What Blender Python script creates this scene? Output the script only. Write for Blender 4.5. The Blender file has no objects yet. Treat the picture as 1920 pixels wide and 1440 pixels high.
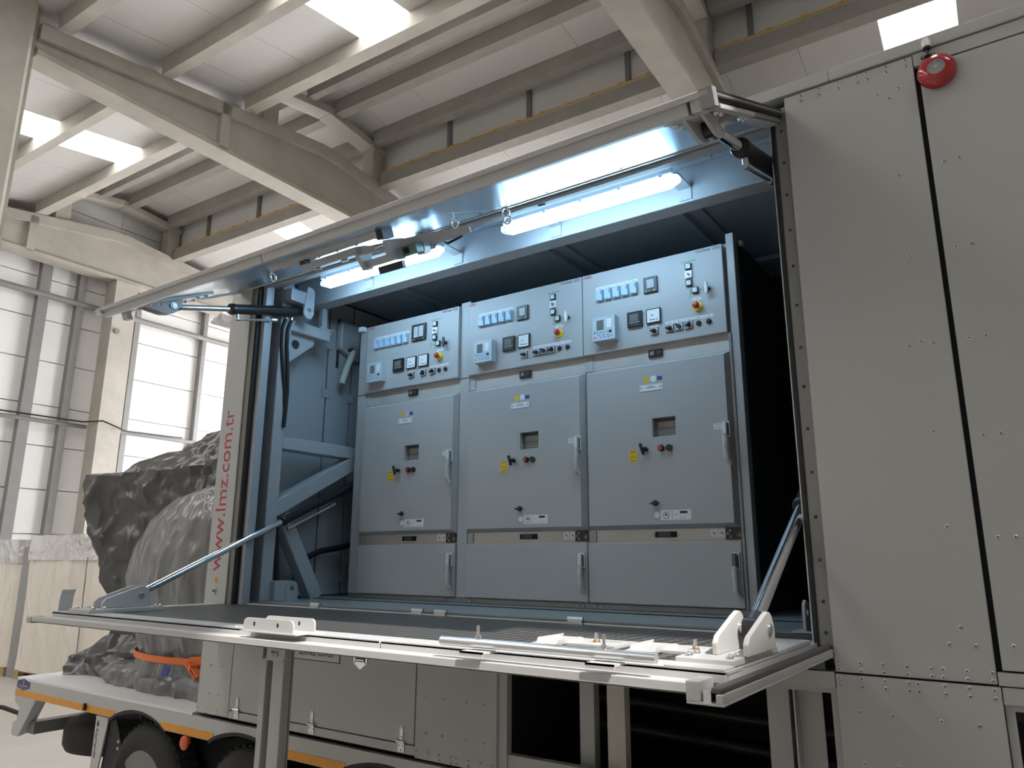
import bpy, math, random
from mathutils import Vector, Matrix, noise
C = bpy.context.scene.collection
R = math.radians
# ---------------------------------------------------------------- camera
SC = bpy.context.scene
cam_d = bpy.data.cameras.new('camera'); cam = bpy.data.objects.new('camera', cam_d); C.objects.link(cam)
cam_d.sensor_width = 36.0; cam_d.lens = 1390.16/1920*36.0; cam_d.clip_start = .05; cam_d.clip_end = 300
_yaw, _pit, _roll = -0.60901, 0.23141, 0.0039
_f = Vector((math.sin(_yaw)*math.cos(_pit), math.cos(_yaw)*math.cos(_pit), math.sin(_pit)))
_r = Vector((math.cos(_yaw), -math.sin(_yaw), 0)); _u = _r.cross(_f)
_r2 = _r*math.cos(_roll)+_u*math.sin(_roll); _u2 = _u*math.cos(_roll)-_r*math.sin(_roll)
cam.matrix_world = Matrix(((_r2.x,_u2.x,-_f.x,0),(_r2.y,_u2.y,-_f.y,0),(_r2.z,_u2.z,-_f.z,1.95),(0,0,0,1)))
SC.camera = cam
# ---------------------------------------------------------------- world, sun, exposure
SKY_STRENGTH = 14.0      # daylight through the added gate opening
SKYLIGHT = 8.0         # translucent roof lights
TUBE = 35.0             # fluorescent diffusers
SC.view_settings.view_transform = 'Standard'; SC.view_settings.look = 'None'
SC.view_settings.exposure = -0.15; SC.view_settings.gamma = 1.0; SC.view_settings.use_curve_mapping = False
W = bpy.data.worlds.new('daylight'); SC.world = W; W.use_nodes = True
W.node_tree.nodes['Background'].inputs[0].default_value = (.95,.97,1,1)
W.node_tree.nodes['Background'].inputs[1].default_value = SKY_STRENGTH
sun_d = bpy.data.lights.new('sun','SUN'); sun = bpy.data.objects.new('sun', sun_d); C.objects.link(sun)
sun_d.energy = 8.0; sun_d.angle = R(1.2); sun_d.color = (1,.97,.92)
SUN_DIR = Vector((-.56,.22,-.80)).normalized()
sun.rotation_euler = SUN_DIR.to_track_quat('-Z','Y').to_euler(); sun.location = (6,-3,14)
# ---------------------------------------------------------------- materials
MATS = {}
def mat(name, col, rough=.5, metal=0.0, emit=None, estr=0, bump=0, bscale=40, var=0, vscale=3, spec=None, coat=0, stretch=None, trans=0, alpha=1):
    m = bpy.data.materials.new(name); m.use_nodes = True; nt = m.node_tree; b = nt.nodes['Principled BSDF']
    b.inputs['Base Color'].default_value = (*col,1); b.inputs['Roughness'].default_value = rough; b.inputs['Metallic'].default_value = metal
    if spec is not None: b.inputs['Specular IOR Level'].default_value = spec
    if coat: b.inputs['Coat Weight'].default_value = coat
    if trans: b.inputs['Transmission Weight'].default_value = trans
    if alpha < 1: b.inputs['Alpha'].default_value = alpha
    if emit: b.inputs['Emission Color'].default_value = (*emit,1); b.inputs['Emission Strength'].default_value = estr
    if bump or var:
        tc = nt.nodes.new('ShaderNodeTexCoord'); mp = nt.nodes.new('ShaderNodeMapping')
        if stretch: mp.inputs['Scale'].default_value = stretch
        nt.links.new(tc.outputs['Object'], mp.inputs[0])
    if var:
        n = nt.nodes.new('ShaderNodeTexNoise'); n.inputs['Scale'].default_value = vscale; n.inputs['Detail'].default_value = 6; n.inputs['Roughness'].default_value = .65
        r = nt.nodes.new('ShaderNodeValToRGB'); r.color_ramp.elements[0].position = .3; r.color_ramp.elements[1].position = .7
        r.color_ramp.elements[0].color = (*[c*(1-var) for c in col],1); r.color_ramp.elements[1].color = (*[min(1,c*(1+var*.5)) for c in col],1)
        nt.links.new(mp.outputs[0], n.inputs[0]); nt.links.new(n.outputs[0], r.inputs[0]); nt.links.new(r.outputs[0], b.inputs['Base Color'])
    if bump:
        n2 = nt.nodes.new('ShaderNodeTexNoise'); n2.inputs['Scale'].default_value = bscale; n2.inputs['Detail'].default_value = 5
        bp = nt.nodes.new('ShaderNodeBump'); bp.inputs['Strength'].default_value = bump; bp.inputs['Distance'].default_value = .02
        nt.links.new(mp.outputs[0], n2.inputs[0]); nt.links.new(n2.outputs[0], bp.inputs['Height']); nt.links.new(bp.outputs[0], b.inputs['Normal'])
    MATS[name] = m; return m
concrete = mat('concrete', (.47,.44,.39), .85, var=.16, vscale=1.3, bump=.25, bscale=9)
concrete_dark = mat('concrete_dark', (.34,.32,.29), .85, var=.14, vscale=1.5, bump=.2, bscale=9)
sheet = mat('roof_sheet', (.56,.545,.525), .55, var=.03, vscale=.6)
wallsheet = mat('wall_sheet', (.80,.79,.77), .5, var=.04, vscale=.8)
galv = mat('galvanised', (.24,.235,.23), .5, .15, var=.1, vscale=4)
floor_m = mat('floor_concrete', (.58,.545,.51), .45, var=.10, vscale=.7, bump=.05, bscale=5)
skyl = mat('roof_light', (.9,.9,.9), .5, emit=(1,.99,.97), estr=SKYLIGHT)
cable_y = mat('cable_yellow', (.62,.36,.07), .5)
paint = mat('trailer_paint', (.455,.455,.435), .38, var=.02, vscale=2)
paint_in = mat('interior_paint', (.41,.425,.44), .42, var=.02, vscale=2)
deck_w = mat('deck_white', (.74,.74,.73), .35)
paint_w = mat('flap_paint', (.52,.51,.495), .38)
roof_in = mat('roof_lining', (.38,.46,.54), .55)
dark_in = mat('dark_shade_lining', (.035,.036,.038), .6)  # near-black, puts the shade of unlit ends and recesses into the colour
black = mat('black_rubber', (.012,.012,.012), .6)
blackp = mat('black_plastic', (.015,.015,.016), .35)
gap_m = mat('shadow_gap', (.01,.01,.01), .9)
alu = mat('brushed_aluminium', (.62,.64,.66), .30, 1.0, bump=.04, bscale=14, stretch=(1,6,6))
chrome = mat('chrome', (.82,.83,.85), .10, 1.0)
steel = mat('zinc_steel', (.62,.63,.64), .30, .95)
rivet_m = mat('rivet_pale', (.62,.61,.58), .3, .4)
bolt_m = mat('bolt_steel', (.5,.5,.5), .35, .9)
tread = mat('tread_plate', (.07,.066,.062), .45, .2)
cab = mat('cabinet_paint', (.43,.425,.42), .42)
cabf = mat('cabinet_zinc', (.52,.50,.47), .45, .35, var=.08, vscale=6)
white = mat('white_plastic', (.75,.75,.73), .4)
label_w = mat('label_white', (.78,.78,.78), .45)
blue_l = mat('relay_blue', (.42,.58,.72), .45)
screen = mat('lcd_screen', (.16,.17,.15), .2)
red = mat('signal_red', (.52,.03,.03), .3, coat=.4)
bell_red = mat('bell_red', (.42,.018,.022), .16, coat=.6)
red_txt = mat('lettering_red', (.42,.035,.06), .5)
abb_red = mat('logo_red', (.62,.03,.07), .5)
grey_txt = mat('lettering_grey', (.10,.11,.12), .5)
black_txt = mat('lettering_black', (.015,.015,.015), .5)
green_l = mat('mimic_green', (.03,.36,.16), .5)
yellow = mat('sign_yellow', (.74,.50,.03), .45)
blue_s = mat('sticker_blue', (.05,.045,.28), .5)
navy = mat('badge_navy', (.045,.045,.12), .4)
estop_y = mat('estop_yellow', (.75,.52,.02), .35)
stripe = mat('reflective_orange', (.70,.30,.012), .35, var=.1, vscale=30)
wrapw = mat('wrapped_handle', (.55,.55,.48), .4, bump=.5, bscale=60)
silver_l = mat('badge_grey', (.34,.35,.35), .4, .3)
tube_m = mat('diffuser', (.9,.95,1), .3, emit=(.43,.73,1), estr=TUBE)
clear = mat('lamp_end', (.85,.93,1), .2, trans=.85)
tarp = mat('tarpaulin', (.095,.092,.088), .28, .2, spec=.8)
tarp2 = mat('tarpaulin_light', (.20,.20,.20), .28, .3, spec=.8)
carton = mat('carton', (.80,.74,.64), .25, coat=.6)
foil = mat('plastic_film', (.72,.71,.70), .18, .35)
wood = mat('pallet_wood', (.50,.36,.20), .7, var=.2, vscale=6, stretch=(1,6,6))
orange = mat('strap_orange', (.75,.17,.04), .55)
strap_b = mat('strap_blue', (.03,.06,.3), .5)
tyre_m = mat('tyre_rubber', (.022,.022,.021), .75)
rim_m = mat('wheel_rim', (.20,.20,.195), .4, .5)
red_lens = mat('red_lens', (.55,.02,.04), .25)
orange_lens = mat('orange_lens', (.62,.10,.03), .25)
copper = mat('bolt_brass', (.45,.28,.15), .35, .8)
def crease(m, scale, strength, dist, stretch=(1,1,1), fine=.35):
    """crumpled sheet: ridged noise for the long creases, soft noise for the folds"""
    nt = m.node_tree; b = nt.nodes['Principled BSDF']; L = nt.links.new; N = nt.nodes.new
    tc = N('ShaderNodeTexCoord'); mp = N('ShaderNodeMapping'); mp.inputs['Scale'].default_value = stretch; mp.inputs['Rotation'].default_value = (.3,.5,.4); L(tc.outputs['Object'], mp.inputs[0])
    def ridge(sc, det):
        n = N('ShaderNodeTexNoise'); n.noise_type = 'RIDGED_MULTIFRACTAL'; n.inputs['Scale'].default_value = sc; n.inputs['Detail'].default_value = det; n.inputs['Distortion'].default_value = .35
        L(mp.outputs[0], n.inputs[0]); return n
    r1, r2 = ridge(scale, 2.0), ridge(scale*3.3, 2.0)
    a1 = N('ShaderNodeMath'); a1.operation = 'MULTIPLY_ADD'; a1.inputs[1].default_value = fine; L(r2.outputs[0], a1.inputs[0]); L(r1.outputs[0], a1.inputs[2])
    bp = N('ShaderNodeBump'); bp.inputs['Strength'].default_value = strength; bp.inputs['Distance'].default_value = dist
    L(a1.outputs[0], bp.inputs['Height']); L(bp.outputs[0], b.inputs['Normal'])
crease(tarp, 2.4, 1.0, .09, (1,1,.8)); crease(tarp2, 2.4, 1.0, .06, (1.5,1.5,.7)); crease(carton, 1.3, .9, .08, (1.7,1.7,.75)); crease(foil, 2.4, 1.0, .09)
# tread plate pattern: raised bars in a procedural bump
def _tread():
    nt = tread.node_tree; b = nt.nodes['Principled BSDF']
    tc = nt.nodes.new('ShaderNodeTexCoord'); mp = nt.nodes.new('ShaderNodeMapping'); mp.inputs['Rotation'].default_value = (0,0,R(45))
    w1 = nt.nodes.new('ShaderNodeTexChecker'); w1.inputs['Scale'].default_value = 27
    bp = nt.nodes.new('ShaderNodeBump'); bp.inputs['Strength'].default_value = .5; bp.inputs['Distance'].default_value = .004
    mx = nt.nodes.new('ShaderNodeMixRGB'); mx.inputs[1].default_value = (.03,.028,.026,1); mx.inputs[2].default_value = (.115,.108,.10,1)
    nt.links.new(tc.outputs['Object'], mp.inputs[0]); nt.links.new(mp.outputs[0], w1.inputs[0]); nt.links.new(w1.outputs[1], bp.inputs['Height'])
    nt.links.new(bp.outputs[0], b.inputs['Normal']); nt.links.new(w1.outputs[1], mx.inputs[0]); nt.links.new(mx.outputs[0], b.inputs['Base Color'])
_tread()
# ---------------------------------------------------------------- mesh builder
def V(*a): return Vector(a)
class MB:
    def __init__(s, xf=None): s.v=[]; s.f=[]; s.m=[]; s.xf=xf
    def add(s, vs, fs, m=0):
        o=len(s.v)
        for p in vs: s.v.append(s.xf(Vector(p)) if s.xf else Vector(p))
        for f in fs: s.f.append([i+o for i in f]); s.m.append(m)
        return s
    def hexa(s, p, m=0):   # 4 bottom ccw, 4 top
        return s.add(p, [(3,2,1,0),(4,5,6,7),(0,1,5,4),(1,2,6,5),(2,3,7,6),(3,0,4,7)], m)
    def box(s, x0,x1,y0,y1,z0,z1,m=0):
        x0,x1=min(x0,x1),max(x0,x1); y0,y1=min(y0,y1),max(y0,y1); z0,z1=min(z0,z1),max(z0,z1)
        return s.hexa([(x0,y0,z0),(x1,y0,z0),(x1,y1,z0),(x0,y1,z0),(x0,y0,z1),(x1,y0,z1),(x1,y1,z1),(x0,y1,z1)],m)
    def bar(s, p0,p1,w,h,up=(0,0,1),m=0):
        p0,p1=V(*p0),V(*p1); d=(p1-p0).normalized(); u=V(*up); a=d.cross(u).normalized(); b=a.cross(d).normalized()
        q=[]
        for e in (p0,p1):
            for sa,sb in ((-1,-1),(1,-1),(1,1),(-1,1)): q.append(e+a*sa*w/2+b*sb*h/2)
        return s.add(q,[(0,1,2,3),(7,6,5,4),(4,5,1,0),(5,6,2,1),(6,7,3,2),(7,4,0,3)],m)
    def prism(s, pts, ax, a0, a1, m=0):  # polygon in the other two axes
        def P(t,a):
            return {0:(a,t[0],t[1]),1:(t[0],a,t[1]),2:(t[0],t[1],a)}[ax]
        n=len(pts); vs=[P(t,a0) for t in pts]+[P(t,a1) for t in pts]
        fs=[tuple(range(n)),tuple(range(2*n-1,n-1,-1))]+[(i,i+n,(i+1)%n+n,(i+1)%n) for i in range(n)]
        return s.add(vs,fs,m)
    def cyl(s, p0,p1,r,n=14,r2=None,m=0,caps=True):
        p0,p1=V(*p0),V(*p1); d=(p1-p0).normalized(); a=d.orthogonal().normalized(); b=d.cross(a); r2=r if r2 is None else r2
        vs=[]
        for e,rr in ((p0,r),(p1,r2)):
            for i in range(n): t=2*math.pi*i/n; vs.append(e+(a*math.cos(t)+b*math.sin(t))*rr)
        fs=[(i,(i+1)%n,(i+1)%n+n,i+n) for i in range(n)]
        if caps: fs+= [tuple(range(n-1,-1,-1)),tuple(range(n,2*n))]
        return s.add(vs,fs,m)
    def lathe(s, c, axis, prof, n=28, m=0, sc=None):  # prof: (radius, along axis)
        c=V(*c); d=V(*axis).normalized(); a=d.orthogonal().normalized(); b=d.cross(a); vs=[]
        for r,h in prof:
            for i in range(n): t=2*math.pi*i/n; vs.append(c+d*h+(a*math.cos(t)+b*math.sin(t))*r)
        fs=[]
        for k in range(len(prof)-1):
            for i in range(n): fs.append((k*n+i,k*n+(i+1)%n,(k+1)*n+(i+1)%n,(k+1)*n+i))
        if prof[0][0]>1e-6: fs.append(tuple(range(n-1,-1,-1)))
        if prof[-1][0]>1e-6: fs.append(tuple(range((len(prof)-1)*n,len(prof)*n)))
        return s.add(vs,fs,m)
    def tube(s, pts, r, n=8, m=0):
        pts=[V(*p) for p in pts]; ring=[]; prev=None
        for i,p in enumerate(pts):
            d=(pts[min(i+1,len(pts)-1)]-pts[max(i-1,0)]).normalized()
            a=d.orthogonal().normalized() if prev is None else (prev-d*prev.dot(d)).normalized()
            prev=a; b=d.cross(a); ring.append([p+(a*math.cos(2*math.pi*k/n)+b*math.sin(2*math.pi*k/n))*r for k in range(n)])
        vs=[q for rg in ring for q in rg]; fs=[]
        for i in range(len(pts)-1):
            for k in range(n): fs.append((i*n+k,i*n+(k+1)%n,(i+1)*n+(k+1)%n,(i+1)*n+k))
        fs+=[tuple(range(n-1,-1,-1)),tuple(range((len(pts)-1)*n,len(pts)*n))]
        return s.add(vs,fs,m)
    def stud(s, p, nrm, r, h, n=7, m=0):  # low dome (rivet / bolt head)
        return s.lathe(p, nrm, [(r,0),(r*.85,h*.6),(r*.45,h),(0.0,h*1.05)], n, m)
    def build(s, name, mats, parent=None, label=None, cat=None, group=None, kind=None, bevel=0, smooth=0, recalc=True):
        if not isinstance(mats,(list,tuple)): mats=[mats]
        loc=V(0,0,0)
        if parent is None:
            lo=[min(p[i] for p in s.v) for i in range(3)]; hi=[max(p[i] for p in s.v) for i in range(3)]
            loc=V((lo[0]+hi[0])/2,(lo[1]+hi[1])/2,lo[2])
        me=bpy.data.meshes.new(name); me.from_pydata([tuple(p-loc) for p in s.v],[],s.f)
        for q in mats: me.materials.append(q)
        me.polygons.foreach_set('material_index', s.m)
        if recalc:
            import bmesh
            bm=bmesh.new(); bm.from_mesh(me); bmesh.ops.recalc_face_normals(bm, faces=bm.faces); bm.to_mesh(me); bm.free()
        if smooth:
            me.polygons.foreach_set('use_smooth',[True]*len(me.polygons)); me.set_sharp_from_angle(angle=R(smooth))
        me.update()
        o=bpy.data.objects.new(name, me); C.objects.link(o); o.location=loc
        if parent is not None: attach(o,parent)
        tag(o,label,cat,group,kind)
        if bevel:
            b=o.modifiers.new('bevel','BEVEL'); b.width=bevel; b.segments=2; b.limit_method='ANGLE'; b.angle_limit=R(40)
        return o
WM = {}   # world matrix of every parent root (parts keep world coordinates)
def attach(o,parent):
    o.parent=parent; o.matrix_parent_inverse=WM.get(parent.name, Matrix.Identity(4)).inverted()
def tag(o,label=None,cat=None,group=None,kind=None):
    for k,v in (('label',label),('category',cat),('group',group),('kind',kind)):
        if v: o[k]=v
    return o
def thing(name,label,cat,loc,group=None,kind=None):
    o=bpy.data.objects.new(name,None); C.objects.link(o); o.location=loc; o.empty_display_size=.2
    WM[o.name]=Matrix.Translation(V(*loc)); return tag(o,label,cat,group,kind)
def text(s, size, M, m, parent, name='lettering', ext=.0008, align='CENTER', sx=1.0, width=None):
    cu=bpy.data.curves.new('txt','FONT'); cu.body=s; cu.size=size; cu.extrude=ext; cu.align_x=align; cu.align_y='CENTER'; cu.resolution_u=3
    t=bpy.data.objects.new('txt',cu); C.objects.link(t); bpy.context.view_layer.update()
    me=bpy.data.meshes.new_from_object(t.evaluated_get(bpy.context.evaluated_depsgraph_get()))
    bpy.data.objects.remove(t); bpy.data.curves.remove(cu)
    if width:
        xs=[v.co.x for v in me.vertices]; sx=width/(max(xs)-min(xs))
    me.transform(M @ Matrix.Diagonal((sx,1,1,1))); me.materials.clear(); me.materials.append(m); me.name=name
    o=bpy.data.objects.new(name,me); C.objects.link(o)
    if parent is not None: attach(o,parent)
    return o
def onY(x,y,z): return Matrix(((1,0,0,x),(0,0,-1,y),(0,1,0,z),(0,0,0,1)))          # reads on a face looking to -Y
def upY(x,y,z): return Matrix(((0,-1,0,x),(0,0,-1,y),(1,0,0,z),(0,0,0,1)))         # same, running upwards
def dnY(x,y,z): return Matrix(((0,1,0,x),(0,0,-1,y),(-1,0,0,z),(0,0,0,1)))         # same, running downwards
TB=R(-1.7); cB,sB=math.cos(TB),math.sin(TB)
def B(p): return V(cB*p[0]+sB*p[1], -sB*p[0]+cB*p[1], p[2])   # hall frame (turned 1.7 degrees) to world
# ================================================================ THE HALL
def HB(): return MB(B)
fl=MB(); fl.box(-24,12,-14,26,-.1,0); fl.build('floor',floor_m,kind='structure')
U0,U1=-19.1,7.0
GIRD=(-18.82,-11.12,-3.53)
SKY_U=((-15.0,-14.0),(-7.8,-6.75),(-.70,.35))
# --- roof sheets: three slopes laid in 1.1 m panels, each panel its own piece
def z_near(v): return 9.74+.148*(v-4.4)
def z_lant(v): return 11.34-.115*abs(v-9.45)
def z_far(v):  return 10.28-.155*(v-11.2)
def panel(u0,u1,vs,zf,t=.06,g=.003):
    m=HB()
    for v0,v1 in zip(vs[:-1],vs[1:]):
        a,b=u0+g,u1-g
        m.hexa([(a,v0,zf(v0)),(b,v0,zf(v0)),(b,v1,zf(v1)),(a,v1,zf(v1)),(a,v0,zf(v0)+t),(b,v0,zf(v0)+t),(b,v1,zf(v1)+t),(a,v1,zf(v1)+t)])
    return m
edges=[]
for a,b in zip((-19.1,-14.0,-6.75,.35),(-15.0,-7.8,-.70,7.0)):
    if b>6: edges+=[(.35,1.4),(1.4,2.3),(2.3,3.4),(3.4,4.5),(4.5,5.7),(5.7,7.0)]; continue
    n=max(1,round((b-a)/1.15)); edges+=[(a+(b-a)*i/n,a+(b-a)*(i+1)/n) for i in range(n)]
HOLE=(2.3,4.5,-.32,.60)     # opening added in the unseen roof so the sun falls onto the platform
cm=HB()
for a,b in zip((-19.1,),(7.0,)):     # backing above the sheets closes the joints
    for vs,zf in (((-9,7.62),z_near),((7.45,9.45,11.25),z_lant),((11.15,20.6),z_far)):
        for v0,v1 in zip(vs[:-1],vs[1:]):
            for (p,q) in zip((-19.1,-14.0,-6.75,.35,4.5),(-15.0,-7.8,-.70,2.3,7.0)):
                t=.07; cm.hexa([(p,v0,zf(v0)+t),(q,v0,zf(v0)+t),(q,v1,zf(v1)+t),(p,v1,zf(v1)+t),(p,v0,zf(v0)+t+.03),(q,v0,zf(v0)+t+.03),(q,v1,zf(v1)+t+.03),(p,v1,zf(v1)+t+.03)])
for vs,zf in (((-9,-.32),z_near),((.60,7.62),z_near),((7.45,9.45),z_lant),((9.45,11.25),z_lant),((11.15,20.6),z_far)):
    v0,v1=vs; p,q=2.3,4.5; t=.07
    cm.hexa([(p,v0,zf(v0)+t),(q,v0,zf(v0)+t),(q,v1,zf(v1)+t),(p,v1,zf(v1)+t),(p,v0,zf(v0)+t+.03),(q,v0,zf(v0)+t+.03),(q,v1,zf(v1)+t+.03),(p,v1,zf(v1)+t+.03)])
for a,b in SKY_U:   # lantern is closed over the roof-light strips
    for v0,v1 in ((7.45,9.45),(9.45,11.25)):
        cm.hexa([(a,v0,z_lant(v0)),(b,v0,z_lant(v0)),(b,v1,z_lant(v1)),(a,v1,z_lant(v1)),(a,v0,z_lant(v0)+.03),(b,v0,z_lant(v0)+.03),(b,v1,z_lant(v1)+.03),(a,v1,z_lant(v1)+.03)])
cm.box(U0,U1,7.5,7.54,z_near(7.5)+.05,z_lant(7.5)+.05)
ceil=cm.build('ceiling',sheet,kind='structure')
WM['ceiling']=Matrix.Translation(ceil.location)
for a,b in edges+[k for k in SKY_U]:
    for vs,zf in (((-9,7.6),z_near),((7.5,9.45,11.22),z_lant),((11.18,20.5),z_far)):
        if (a,b) in SKY_U:
            if zf is z_far and -8<a<-7: panel(a,b,vs,zf).build('roof_panel',sheet,ceil)
            if zf is z_near and a>-2: panel(a,b,(-9,1.19),zf).build('roof_panel',sheet,ceil)  # right strip roofed over out of view, shaped to dim the fill there
            continue
        if zf is z_near and 2.2<a<4.4:
            panel(a,b,(-9,-.32),zf).build('roof_panel',sheet,ceil); panel(a,b,(.60,7.6),zf).build('roof_panel',sheet,ceil)
        else: panel(a,b,vs,zf).build('roof_panel',sheet,ceil)
wi=1
for a,b in SKY_U:
    for v0,v1,zf in ((1.2 if a>-2 else -9,7.6,z_near),(11.18,20.5,z_far)):
        if zf is z_far and -8<a<-7: continue      # this bay has a plain sheet on the far slope
        panel(a,b,(v0,v1),zf,.02,.01).build('window_%d'%wi,skyl,kind='structure'); wi+=1
# --- clerestory wall under the lantern eave
cl=HB()
cl.box(U0,U1,11.20,11.26,10.22,11.16)
clw=cl.build('wall_clerestory',wallsheet,kind='structure'); WM['wall_clerestory']=Matrix.Translation(clw.location)
for u in (-17.25,-15.15,-13.05,-8.92,-6.92,-4.78,-2.55,-.45,1.7):
    HB().box(u-.045,u+.045,11.13,11.20,10.25,11.1).build('mullion',galv,clw)
HB().box(U0,U1,11.12,11.20,10.40,10.45).build('rail',galv,clw)
# --- gable wall
gw=HB(); gw.box(-19.16,-19.10,-9,20.6,0,11.6); gwall=gw.build('wall_left',wallsheet,kind='structure'); WM['wall_left']=Matrix.Translation(gwall.location)
zs=[.06,1.45,2.47,3.5,4.53,5.5,6.57,7.59,8.62,9.64,10.6,11.5]
for z0,z1 in zip(zs[:-1],zs[1:]):
    for v0,v1 in ((-2,3.6),(3.6,9.75),(9.75,16.5)):
        HB().box(-19.10,-19.02,v0+.006,v1-.006,z0+.012,z1-.012).build('panel',wallsheet,gwall)
for v,w in ((6.05,.2),(8.03,.24),(8.9,.17),(10.42,.14),(12.45,.12),(14.5,.14)):
    HB().box(-19.02,-18.84,v-w/2,v+w/2,0,9.3).build('stud',galv,gwall)
for z,r in ((8.16,.075),(5.1,.05)):
    HB().cyl((-18.86,2,z),(-18.86,9.45,z),r).build('girt',galv,gwall,smooth=50)
    HB().cyl((-18.86,10.1,z),(-18.86,16.3,z),r).build('girt',galv,gwall,smooth=50)
HB().tube([(-18.72,4,5.17),(-18.75,9.3,5.2),(-18.2,9.5,5.2),(-18.15,9.9,5.08),(-18.6,10.3,5.1),(-18.74,12,5.16)],.02,6).build('cable',black,gwall,smooth=60)
# back wall with an added unseen gate opening that brightens the gable, front wall, both closing the hall
bw=HB(); bw.box(-19.1,-18.7,16.6,16.66,0,9.5); bw.box(-18.7,-10,16.6,16.66,7.6,9.5); bw.box(-10,7,16.6,16.66,0,9.5); bw.build('wall_back',wallsheet,kind='structure')
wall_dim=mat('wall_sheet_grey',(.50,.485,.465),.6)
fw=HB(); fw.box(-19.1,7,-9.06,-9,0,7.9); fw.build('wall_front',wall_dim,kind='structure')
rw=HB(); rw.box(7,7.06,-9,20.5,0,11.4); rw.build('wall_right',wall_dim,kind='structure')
# --- precast girders (things): profile in (v,z), web recessed
def girder(u0,label,ribs=()):
    w=.42; t=thing('concrete_girder',label,'girder',tuple(B((u0+w/2,9.5,8.93))),'precast roof girders')
    top=[(3.99,9.42),(9.3,10.19),(9.75,10.19),(10.2,10.12),(11.75,9.95),(16,9.40)]; bot=[(16,8.92),(3.99,8.92)]
    HB().prism(top+bot,0,u0+.10,u0+w-.10).build('web',concrete,t)
    m=HB()     # top chord
    lo=[(v,z-.24) for v,z in top]
    for (a,b),(c,d) in zip(zip(top,top[1:]),zip(lo,lo[1:])):
        m.hexa([(u0,c[0],c[1]),(u0+w,c[0],c[1]),(u0+w,d[0],d[1]),(u0,d[0],d[1]),(u0,a[0],a[1]),(u0+w,a[0],a[1]),(u0+w,b[0],b[1]),(u0,b[0],b[1])])
    m.build('top_chord',concrete,t)
    m=HB(); m.prism([(u0,8.915),(u0+w,8.915),(u0+w,9.0),(u0+w-.10,9.085),(u0+.10,9.085),(u0,9.0)],1,3.99,16); m.build('bottom_flange',concrete,t)
    for v in ribs: HB().box(u0,u0+w,v-.09,v+.09,8.95,9.85).build('stiffener',concrete,t)
    for v in (6.3,9.6): 
        HB().tube([B2 for B2 in [(u0+w/2,v-.08,10.0+.14*(v-9)),(u0+w/2,v-.05,10.2+.14*(v-9)),(u0+w/2,v+.05,10.22+.14*(v-9)),(u0+w/2,v+.09,10.02+.14*(v-9))]],.012,6).build('lifting_loop',galv,t,smooth=60)
    return t
girder(GIRD[0],'concrete roof girder in front of the white gable wall at far left',(7.4,))
girder(GIRD[1],'large pale concrete girder running from the left column toward the middle of the photo',(7.05,))
girder(GIRD[2],'concrete girder coming down behind the right end of the open top flap')
# --- columns
t=thing('concrete_column','pale concrete column at the left edge carrying the large girder','column',tuple(B((-10.93,3.65,0))))
HB().prism([(-11.25,3.2),(-10.69,3.2),(-10.62,3.27),(-10.62,3.84),(-10.69,3.90),(-10.80,3.90),(-10.80,3.985),(-11.25,3.985)],2,0,12).build('shaft',concrete,t)
t=thing('concrete_column','concrete column standing against the white gable wall behind the tarpaulins','column',tuple(B((-18.6,9.8,0))))
HB().box(-18.83,-18.35,9.47,10.05,0,8.9).build('shaft',concrete,t)
HB().cyl((-18.36,9.62,7.55),(-18.30,9.62,7.55),.07).build('socket',galv,t)
# --- lantern frames standing on the girders
for g,lab in zip(GIRD,('short concrete lantern frame above the girder at the gable wall','short concrete lantern frame with post above the large girder','short concrete lantern frame above the girder behind the flap')):
    t=thing('lantern_frame',lab,'roof frame',tuple(B((g+.2,9.5,10.2))),'concrete lantern frames')
    a,b=g+.02,g+.40; m=HB(); pr=[(7.9,10.72),(9.45,10.98),(10.75,10.83),(11.12,10.80)]
    for p,q in zip(pr,pr[1:]): m.hexa([(a,p[0],p[1]),(b,p[0],p[1]),(b,q[0],q[1]),(a,q[0],q[1]),(a,p[0],p[1]+.17),(b,p[0],p[1]+.17),(b,q[0],q[1]+.17),(a,q[0],q[1]+.17)])
    m.build('rafter',concrete,t,bevel=.015)
    HB().box(a+.03,b-.03,10.76,11.10,10.03,10.83).build('post',concrete,t,bevel=.015)
    HB().box(a+.06,b-.06,7.86,8.2,10.0,10.75).build('post',concrete,t)
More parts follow.
